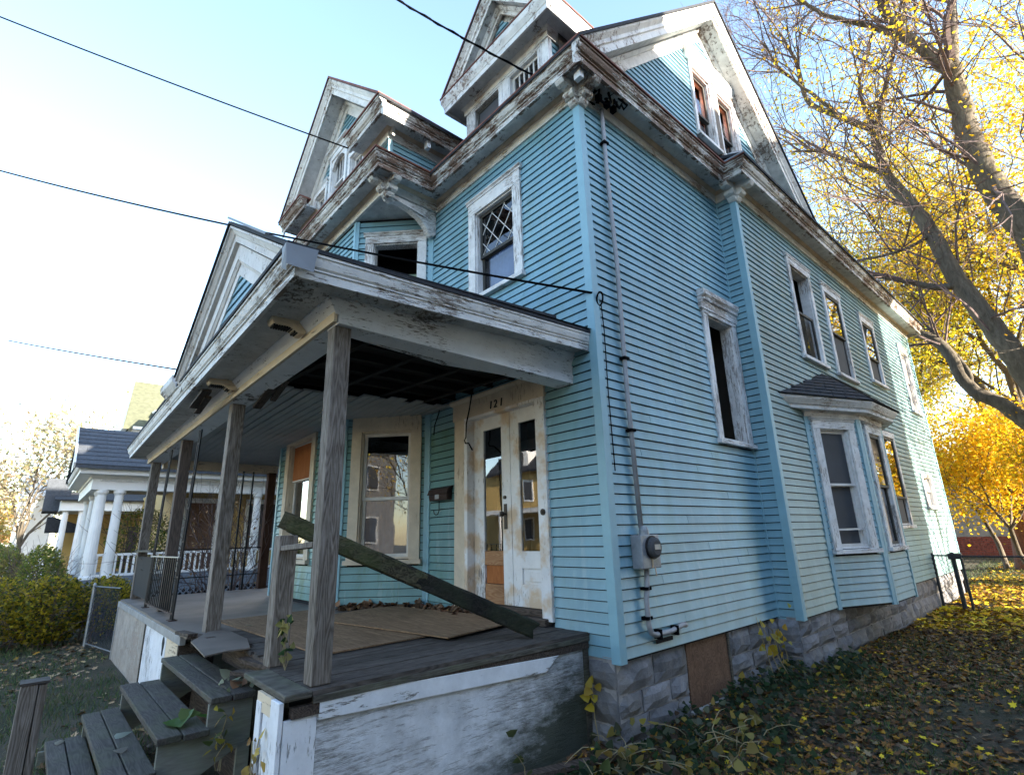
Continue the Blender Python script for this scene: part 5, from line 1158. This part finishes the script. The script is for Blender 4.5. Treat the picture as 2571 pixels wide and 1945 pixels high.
mb = MB().tube([(1.05, 20.2, -.6), (1.15, 20.2, 1.2), (1.25, 20.25, 2.6), (1.28, 20.3, 3.6), (1.2, 20.3, 4.6)], [.42, .34, .29, .2, .08], 12); mb.build('trunk', 'bark_red', rt, smooth=True)

# ------------------------------------------------------------------ right rear: fence, brick building
fn = thing('chain_link_fence', 'dark chain link fence and gate post at the rear right corner of the house', 'fence', (1.2, 11.0, -.7))
for x, z1, r in ((.34, .48, .03), (.70, .50, .045), (.84, .44, .028), (3.4, .47, .035), (6.2, .47, .035)): MB().tube([(x, 11.03, -.85), (x, 11.03, z1), (x, 11.03, z1 + .03)], [r, r, r * .4], 8).build('post', 'galv_dark', fn)
for a, b, z in ((.36, .68, .455), (.36, .68, -.55), (.86, 6.2, .44)): MB().tube([(a, 11.03, z), (b, 11.03, z)], .02, 6).build('rail', 'galv_dark', fn)
MB().box(.62, .86, 10.96, 11.1, .38, .50).build('gate_latch', 'galv_dark', fn, bev=.01)
def mesh_link(parent, P, L, H, st=.075, r=.0028, mat='galv_dark'):
    mb = MB()
    k = -H
    while k < L:
        for sg in (1, -1):
            a, b = max(0, k), min(L, k + H)
            if b - a > .03:
                za, zb = (a - k, b - k) if sg == 1 else (H - (a - k), H - (b - k)); mb.tube([P(a, za), P(b, zb)], r, 3, cap=False)
        k += st * 1.3
    return mb.build('chain_link', mat, parent, kind='stuff', recalc=False)
mesh_link(fn, lambda u, z: (.36 + u, 11.03, -.6 + z), .32, 1.03); mesh_link(fn, lambda u, z: (.86 + u, 11.03, -.6 + z), 5.3, 1.03)
bb = thing('brick_building', 'long low outbuilding of grey stucco over red brick behind the yellow trees', 'building', (0, 27, -.4))
Fq = Fr((-9, 27), (1, 0), (0, -1))
MB().fbox(Fq, 0, 22, -4, 0, .55, 3.4).build('wall', 'stucco', bb); MB().fbox(Fq, 0, 22, -4, -.02, -.8, .55).build('brick_backing', 'mortar', bb)
brk = MB()
for j in range(11):
    z = -.5 + j * .095
    for i in range(34):
        u = 5.0 + i * .26 + (.13 if j % 2 else 0); brk.fbox(Fq, u, u + .245, -.03, .02 + rnd.uniform(-.004, .006), z, z + .082)
brk.build('bricks', 'brick', bb, kind='stuff'); MB().fbox(Fq, 0, 5, -.03, .01, -.8, .55).fbox(Fq, 13.85, 22, -.03, .01, -.8, .55).build('brick_wall', 'brick', bb)
MB().fbox(Fq, -.3, 22.3, -4.3, .25, 3.4, 3.6).build('roof', 'shingle_dark', bb); MB().fbox(Fq, 11.6, 13.2, -.02, .04, -.2, 1.4).build('window', 'n_white', bb)

# ------------------------------------------------------------------ left: neighbour porch
nb = thing('neighbour_house', 'neighbouring house with white columned porch and slate blue shingle roof', 'house', (-18, 1, -.7))
ZE_ = 3.12
XF = -14.0
Fn = Fr((XF, -3.15), (0, 1), (1, 0))
MB().box(-19, XF, -3.15, 6, .28, .37).build('porch_floor', 'n_blue', nb); MB().box(-19, XF + .02, -3.17, 6, -.0, .28).build('porch_skirt', 'n_blue', nb)
lat = MB()
for k in range(60):
    u = k * .15; lat.bar(Fn.p(u, .03, -.7), Fn.p(u + .7, .03, 0), .035, .012, (1, 0, 0)); lat.bar(Fn.p(u + .7, .04, -.7), Fn.p(u, .04, 0), .035, .012, (1, 0, 0))
lat.build('lattice', 'n_blue', nb); MB().box(-14.3, -14.2, -3.1, 6, -.9, 0).build('porch_backing', 'flat_black', nb)
def column(x, y, z0, z1, nm='column'):
    MB().lathe((x, y, z0), [(.14, 0), (.14, .06), (.115, .08), (.118, .5), (.10, z1 - z0 - .14), (.11, z1 - z0 - .12), (.14, z1 - z0 - .07), (.14, z1 - z0)], 14).build(nm, 'n_white', nb, smooth=False)
for x, y in ((XF - .12, -3.05), (XF - .12, -2.68), (XF - .7, -3.05), (XF - 2.4, -3.05), (XF - .12, .78), (XF - .12, 3.2), (XF - 4.4, -3.05)): column(x, y, .37, 2.58)
MB().fbox(Fn, -.15, 9, -.32, .0, 2.58, 2.86).build('entablature', 'n_white', nb); MB().box(-19, XF - .3, -3.3, -3.0, 2.58, 2.86).build('entablature', 'n_white', nb)
MB().sweep([(-19, -3.3), (XF, -3.3), (XF, 6)], [(0, 2.86), (.04, 2.86), (.05, 2.93), (.30, 2.95), (.30, 3.05), (.34, 3.06), (.38, 3.12), (.38, 3.15), (0, 3.15)]).build('cornice', 'n_white', nb)
dm = MB()
for k in range(60): dm.fbox(Fn, .0 + k * .11, .055 + k * .11, 0, .05, 2.80, 2.85)
dm.build('dentil', 'n_white', nb)
MB().box(-19, XF - .3, -3.1, 6, 2.86, 2.9).build('porch_ceiling', 'stucco', nb)
# roof plane facing us with shingle courses
rows = 9; A = Vector((XF + .42, -3.72, 3.15)); T = Vector((-2.15, 0, 1.28)); nrm = Vector((1.28, 0, 2.15)).normalized()
MB().slab(A, A + Vector((0, 9, 0)), A + T + Vector((0, 9, 0)), A + T, .08).build('roof', 'shingle_grey', nb)
protoshingle = None
for r in range(rows):
    for k in range(19):
        y0 = -3.72 + k * .42 - (.21 if r % 2 else 0)
        if y0 > 3.6: continue
        ya, yb = max(y0, -3.735), y0 + .412; p = A + T * (r / rows) + nrm * .006; q = A + T * ((r + 1.05) / rows) + nrm * .006
        a, b = Vector((p.x, ya, p.z)), Vector((p.x, yb, p.z)); c, d = Vector((q.x, yb, q.z)), Vector((q.x, ya, q.z)); h = .016 + rnd.uniform(0, .004)
        MB().hexa([a, b, c, d], [a + nrm * h, b + nrm * h, c + nrm * .003, d + nrm * .003]).build('shingle', 'shingle_grey', nb)
MB().add([A, A + T, A + T + Vector((0, .0, -1.28))], [(0, 1, 2)]).build('gable_end', 'n_white', nb, recalc=False)
MB().bar(A + Vector((0, -.02, -.02)), A + T + Vector((0, -.02, -.02)), .04, .16).build('barge_board', 'n_white', nb)
MB().slab(A + T, A + T + Vector((0, 9, 0)), A + T + Vector((-2.6, 9, -1.28)), A + T + Vector((-2.6, 0, -1.28)), .08).build('roof', 'shingle_grey', nb)
# railing
for z in (.95, .45): MB().fbox(Fn, 0, 9, -.16, -.08, z - .03, z + .03).build('rail', 'n_white', nb); 
for z in (.95, .45): MB().box(-18.5, XF - .2, -3.08, -3.0, z - .03, z + .03).build('rail', 'n_white', nb)
for k in range(60): MB().fbox(Fn, .08 + k * .13, .125 + k * .13, -.14, -.10, .45, .93).build('baluster', 'n_white', nb)
for k in range(24): MB().box(-14.4 - k * .15, -14.36 - k * .15, -3.06, -3.02, .45, .93).build('baluster', 'n_white', nb)
# house wall behind the porch
MB().box(-24, -16.6, -.95, 8, -.7, 3.1).build('wall', 'n_yellow', nb); MB().box(-24, -17.5, -.3, 8, 3.1, 8.5).build('upper_wall', 'n_white', nb)
Fy = Fr((-16.6, -.95), (0, 1), (1, 0))
for u0, u1, z0, z1 in ((.35, 1.15, .4, 2.45), (2.2, 3.2, .9, 2.45)):
    w_ = MB().fbox(Fy, u0 - .12, u0, 0, .06, z0 - .05, z1 + .15).fbox(Fy, u1, u1 + .12, 0, .06, z0 - .05, z1 + .15).fbox(Fy, u0, u1, 0, .06, z1, z1 + .15).build('window', 'n_white', nb); MB().fbox(Fy, u0, u1, .0, .03, z0, z1).build('pane', 'ply_brown' if u0 < 1 else 'screen', w_)
# far white houses down the street
fh = thing('white_house', 'tall white house with a steep green shingle roof beyond the columned porch', 'house', (-32, 1, -.7))
MB().box(-36, -28, -1.4, 5, -.7, 6.9).build('wall', 'n_white', fh)
MB().slab((-27.6, -1.78, 6.75), (-27.6, 5.4, 6.75), (-31, 5.4, 9.9), (-31, -1.32, 9.9), .12).build('roof', 'shingle_green', fh); MB().slab((-31, -1.32, 9.9), (-31, 5.4, 9.9), (-36.4, 5.4, 6.75), (-36.4, -1.78, 6.75), .12).build('roof', 'shingle_green', fh)
MB().loft([[(-36.3, y - .0, 6.64), (-27.65, y, 6.64), (-31, y + .46, 9.76)] for y in (-1.8, -1.6)]).build('gable', 'n_white', fh)
MB().sweep([(-28, -1.4), (-28, 5)], [(0, 6.45), (.25, 6.6), (.42, 6.65), (.42, 6.78), (0, 6.8)]).build('cornice', 'n_white', fh)
MB().box(-28.6, -27.8, -.35, 1.2, 6.8, 7.7).build('dormer', 'n_white', fh); MB().slab((-27.6, -.6, 7.7), (-27.6, 1.4, 7.7), (-29.4, 1.4, 7.9), (-29.4, -.6, 7.9), .12).build('dormer_roof', 'n_white', fh)
for y in (-1.1, .2): MB().box(-27.99, -27.96, y, y + .7, 4.6, 6.1).build('window', 'screen', fh)
p2 = thing('white_house', 'far white porch with short columns and a dark boxed roof behind the neighbour columns', 'house', (-27, -2, -.7))
MB().box(-27, -23.8, -3.6, 3, 2.55, 2.95).build('porch_roof', 'n_white', p2); MB().slab((-23.6, -3.8, 2.97), (-23.6, 3, 2.97), (-27, 3, 3.5), (-27, -3.8, 3.5), .05).build('roof', 'shingle_dark', p2)
MB().box(-27.5, -25.2, -4.1, -3.3, 2.6, 3.9).build('box_gable', 'shingle_grey', p2); MB().box(-27, -26.8, -3.2, 4, -.7, 2.6).build('wall', 'n_yellow', p2); MB().box(-26.78, -26.76, -1.0, -.3, .4, 2.0).build('window', 'screen', p2)
for y in (-3.4, -2.9, -.6, .9): MB().lathe((-24, y, .2), [(.13, 0), (.11, 1.2), (.10, 2.3), (.14, 2.36)], 10).build('column', 'n_white', p2)
aw = solo(MB().fprism(Fr((-25.6, -3.9), (0, 1), (1, 0)), [(0, 1.75), (1.5, 1.75), (1.5, 1.85), (.2, 2.35), (0, 2.35)], 0, .9), 'awning', 'shingle_dark', 'dark green awning behind the white porch columns', 'awning')
w3 = thing('white_house', 'sunlit white clapboard house far behind the hedge', 'house', (-44, -6, -.7))
MB().box(-50, -42, -5.2, -3.4, -.7, 4.2).build('wall', 'n_white', w3); MB().fprism(Fr((-46, -5.25), (1, 0), (0, -1)), [(-4.2, 4.2), (4.2, 4.2), (0, 6.2)], -1.8, 0).build('gable', 'n_white', w3)
ob = thing('brick_building', 'sunlit orange brick building far down the street at the left edge', 'building', (-62, -10, -.7))
MB().box(-66, -60, -13, -4.4, -.7, 4.6).build('wall', 'orange_brick', ob)
for y in (-6.2, -7.8, -9.4, -11): 
    for z in (.6, 2.6): MB().box(-59.99, -59.95, y, y + .8, z, z + 1.1).build('window', 'n_white', ob)
def farleaf(label, x, y, h, r, n, cols, sd): return tree(label, x, y, h, r, n, (0, 0), cols, .16, .34, .2, seed=sd, spread=.5, rt=.14, depth=3)
farleaf('pale sunlit pointed tree behind the neighbour porch roof', -40, -4.7, 10.5, 3, 5200, [(.45, .36, .2), (.5, .42, .3), (.32, .3, .16)], 31)
farleaf('sunlit orange tree at the far left edge', -52, -9.5, 7, 3, 5000, [(.55, .33, .08), (.6, .42, .12), (.4, .36, .1)], 33)
farleaf('tall yellow tree at the far left beyond the hedge', -56, -7.0, 8, 3.4, 5000, [(.6, .42, .12), (.5, .40, .10), (.55, .5, .2)], 35)
# hedge and shrubs
def shrub(label, cx, cy, rx, ry, h, n, cols, smin, smax, twigs=26, name='shrub', z0=None, hole=.25, shape=KITE):
    z0 = float(gz(cx, cy)) if z0 is None else z0; s = thing(name, label, 'bush', (cx, cy, z0)); mb = MB(); an = []
    for k in range(twigs):
        p = Vector((cx + rnd.gauss(0, rx * .35), cy + rnd.gauss(0, ry * .35), z0)); grow(mb, an, p, Vector((rnd.gauss(0, rx * .5), rnd.gauss(0, ry * .5), h)), h * .5, .014, 2, .1, .35, (2, 2), .003, .5)
    mb.build('stems', 'twig', s, recalc=False)
    if n:
        t = nr.normal(size=(n, 3)); t /= np.linalg.norm(t, axis=1, keepdims=True); rr = nr.uniform(.55, 1.05, (n, 1)) ** .6; P = t * rr * [rx, ry, h * .5] + [cx, cy, z0 + h * .52]
        f = np.sin(P[:, 0] * 5 + P[:, 2] * 4) * np.sin(P[:, 1] * 6 - P[:, 2] * 3); P = P[(f > -.75 + hole) | (nr.uniform(size=n) < .3)]; P = P[P[:, 2] > z0 + .12]; n = len(P)
        leaves('foliage', P, nr.uniform(smin, smax, n), t[:n] * 0 + nr.normal(0, .7, (n, 3)) + [0, -.3, .7], pal(n, cols), shape, 'leaf', s)
    return s
HG_ = [(.42, .31, .02), (.24, .21, .02), (.10, .12, .02), (.34, .27, .025), (.05, .065, .018), (.5, .36, .03)]
shrub('dense yellow green privet bush nearest the chain link post', -11.7, -3.75, .95, .66, 1.35, 6500, HG_, .05, .10)
shrub('yellow green privet bush at the left edge of the lawn', -12.6, -4.75, 1.5, .9, 1.35, 6500, HG_, .05, .10)
shrub('low yellow green privet bush behind the chain link panel', -12.3, -2.75, 1.1, .55, 1.25, 5200, HG_, .05, .10)
shrub('tall feathery green weeds in front of the white columns', -16.2, -3.9, 1.2, .5, 2.0, 5200, [(.22, .25, .05), (.14, .19, .05), (.32, .30, .06)], .05, .11)
shrub('wide band of olive green weeds behind the privet', -19.5, -5.0, 2.6, .8, 2.1, 6500, [(.26, .27, .06), (.16, .20, .05), (.36, .32, .08)], .07, .15)
shrub('leafy green shrub behind the white balustrade', -15.6, -1.9, .6, .8, 1.9, 2600, [(.10, .15, .035), (.18, .2, .04), (.28, .26, .05)], .05, .10, z0=.3)
shrub('bare twiggy shrub with few dry leaves beside the porch end', -10.1, -.9, .75, .9, 3.0, 300, [(.20, .12, .06), (.3, .2, .1)], .05, .10, 40, 'bare_shrub')
cf = thing('chain_link_fence', 'short grey chain link fence panel joining the porch corner and the hedge', 'fence', (-10.4, -3.0, -.8))
pa, pb = Vector((-10.75, -3.13, 0)), Vector((-9.15, -2.86, 0)); ck = lambda u, z: tuple(pa.lerp(pb, u / 1.62) + Vector((0, 0, -.72 + z)))
MB().tube([ck(0, -.2), ck(0, 1.14), ck(0, 1.17)], [.03, .03, .012], 8).build('post', 'galv', cf); MB().tube([ck(0, 1.10), ck(1.62, 1.12)], .02, 6).build('rail', 'galv_dark', cf); MB().tube([ck(0, .05), ck(1.62, .06)], .012, 6).build('rail', 'galv', cf)
mesh_link(cf, ck, 1.6, 1.08, .07, .003)

# ------------------------------------------------------------------ houses outside the view: the one whose shadow lies on the side wall, and those mirrored in the panes
sh = thing('shading_house', 'tall neighbouring block to the right whose shadow lies on the blue wall', 'house', (16, 2, -.7))
te, ta = math.tan(R(SUN_EL)) / math.cos(R(SUN_AZ)), math.tan(R(SUN_AZ)); XB = 12.0
MB().box(XB, XB + 9, 1.2 + XB * ta, 11.27 + (XB - .31) * ta, -.9, 8.6 + XB * te).build('wall', 'dark_slate', sh); MB().box(XB + .01, XB + 9, -16, 1.19 + XB * ta, -.9, 7.95 + XB * te).build('wall', 'dark_slate', sh)
oh = thing('yellow_house', 'yellow house across the street mirrored in the door panes', 'house', (-29, -29, -.8)); OX = -21
MB().box(-24 + OX, 3 + OX, -36, -29, -.8, 7.0).build('wall', 'n_yellow', oh); MB().slab((-16.5 + OX, -28.4, 6.9), (-1.5 + OX, -28.4, 6.9), (-1.5 + OX, -32.5, 10.6), (-16.5 + OX, -32.5, 10.6), .2).build('roof', 'shingle_dark', oh)
Fo = Fr((-37, -29), (1, 0), (0, 1))
for u in (1.5, 4.5, 8, 11.5):
    for z in (.8, 4.2): w_ = MB().fbox(Fo, u - .15, u + 1.15, -.01, .06, z - .15, z + 1.85).build('window', 'n_white', oh); MB().fbox(Fo, u, u + 1, .05, .08, z, z + 1.7).build('pane', 'screen', w_)
for u in (3, 9.5): MB().fprism(Fo, [(u, 7), (u + 2.2, 7), (u + 2.2, 8.4), (u + 1.1, 9.8), (u, 8.4)], -2.5, .1).build('dormer', 'n_white', oh); MB().fbox(Fo, u + .7, u + 1.5, .08, .14, 7.3, 8.6).build('window', 'screen', oh)
MB().fbox(Fo, 0, 14, 0, 2, 3.0, 3.4).build('porch_roof', 'n_white', oh)
for k in range(6): MB().fbox(Fo, .2 + k * 2.7, .4 + k * 2.7, 1.7, 1.9, -.8, 3).build('porch_post', 'n_white', oh)
oh = thing('grey_house', 'grey house across the street mirrored in the bay window', 'house', (10, -33, -.8))
MB().box(2, 14, -40, -32, -.8, 8.0).build('wall', 'stucco', oh); MB().fprism(Fr((8, -32), (1, 0), (0, 1)), [(-6.3, 8), (6.3, 8), (0, 12)], -8, .3).build('roof', 'n_white', oh)
for x in (3.5, 5, 6.5, 9.5, 11.5):
    for z in (1, 5): w_ = MB().box(x - .12, x + 1.02, -32.01, -31.94, z - .12, z + 1.82).build('window', 'n_white', oh); MB().box(x, x + .9, -31.95, -31.92, z, z + 1.7).build('pane', 'screen', w_)
for i in range(3): tree(['bare street tree across the road behind the camera', 'second bare street tree opposite the corner', 'third bare street tree opposite the steps'][i], (-14, 1, 12)[i], -25, 11, 4, 1500, (0, 0), YEL, .1, .2, .25, seed=50 + i, depth=3)
tree('unseen, nearly bare tree added in the side yard so its twigs dapple the rear wall', 6.6, 13.7, 9, 2.6, 700, (0, 0), YEL, .08, .16, .2, seed=71, spread=.35, depth=4, rt=.1)  # out of view, added to break up the sun on the rear wall
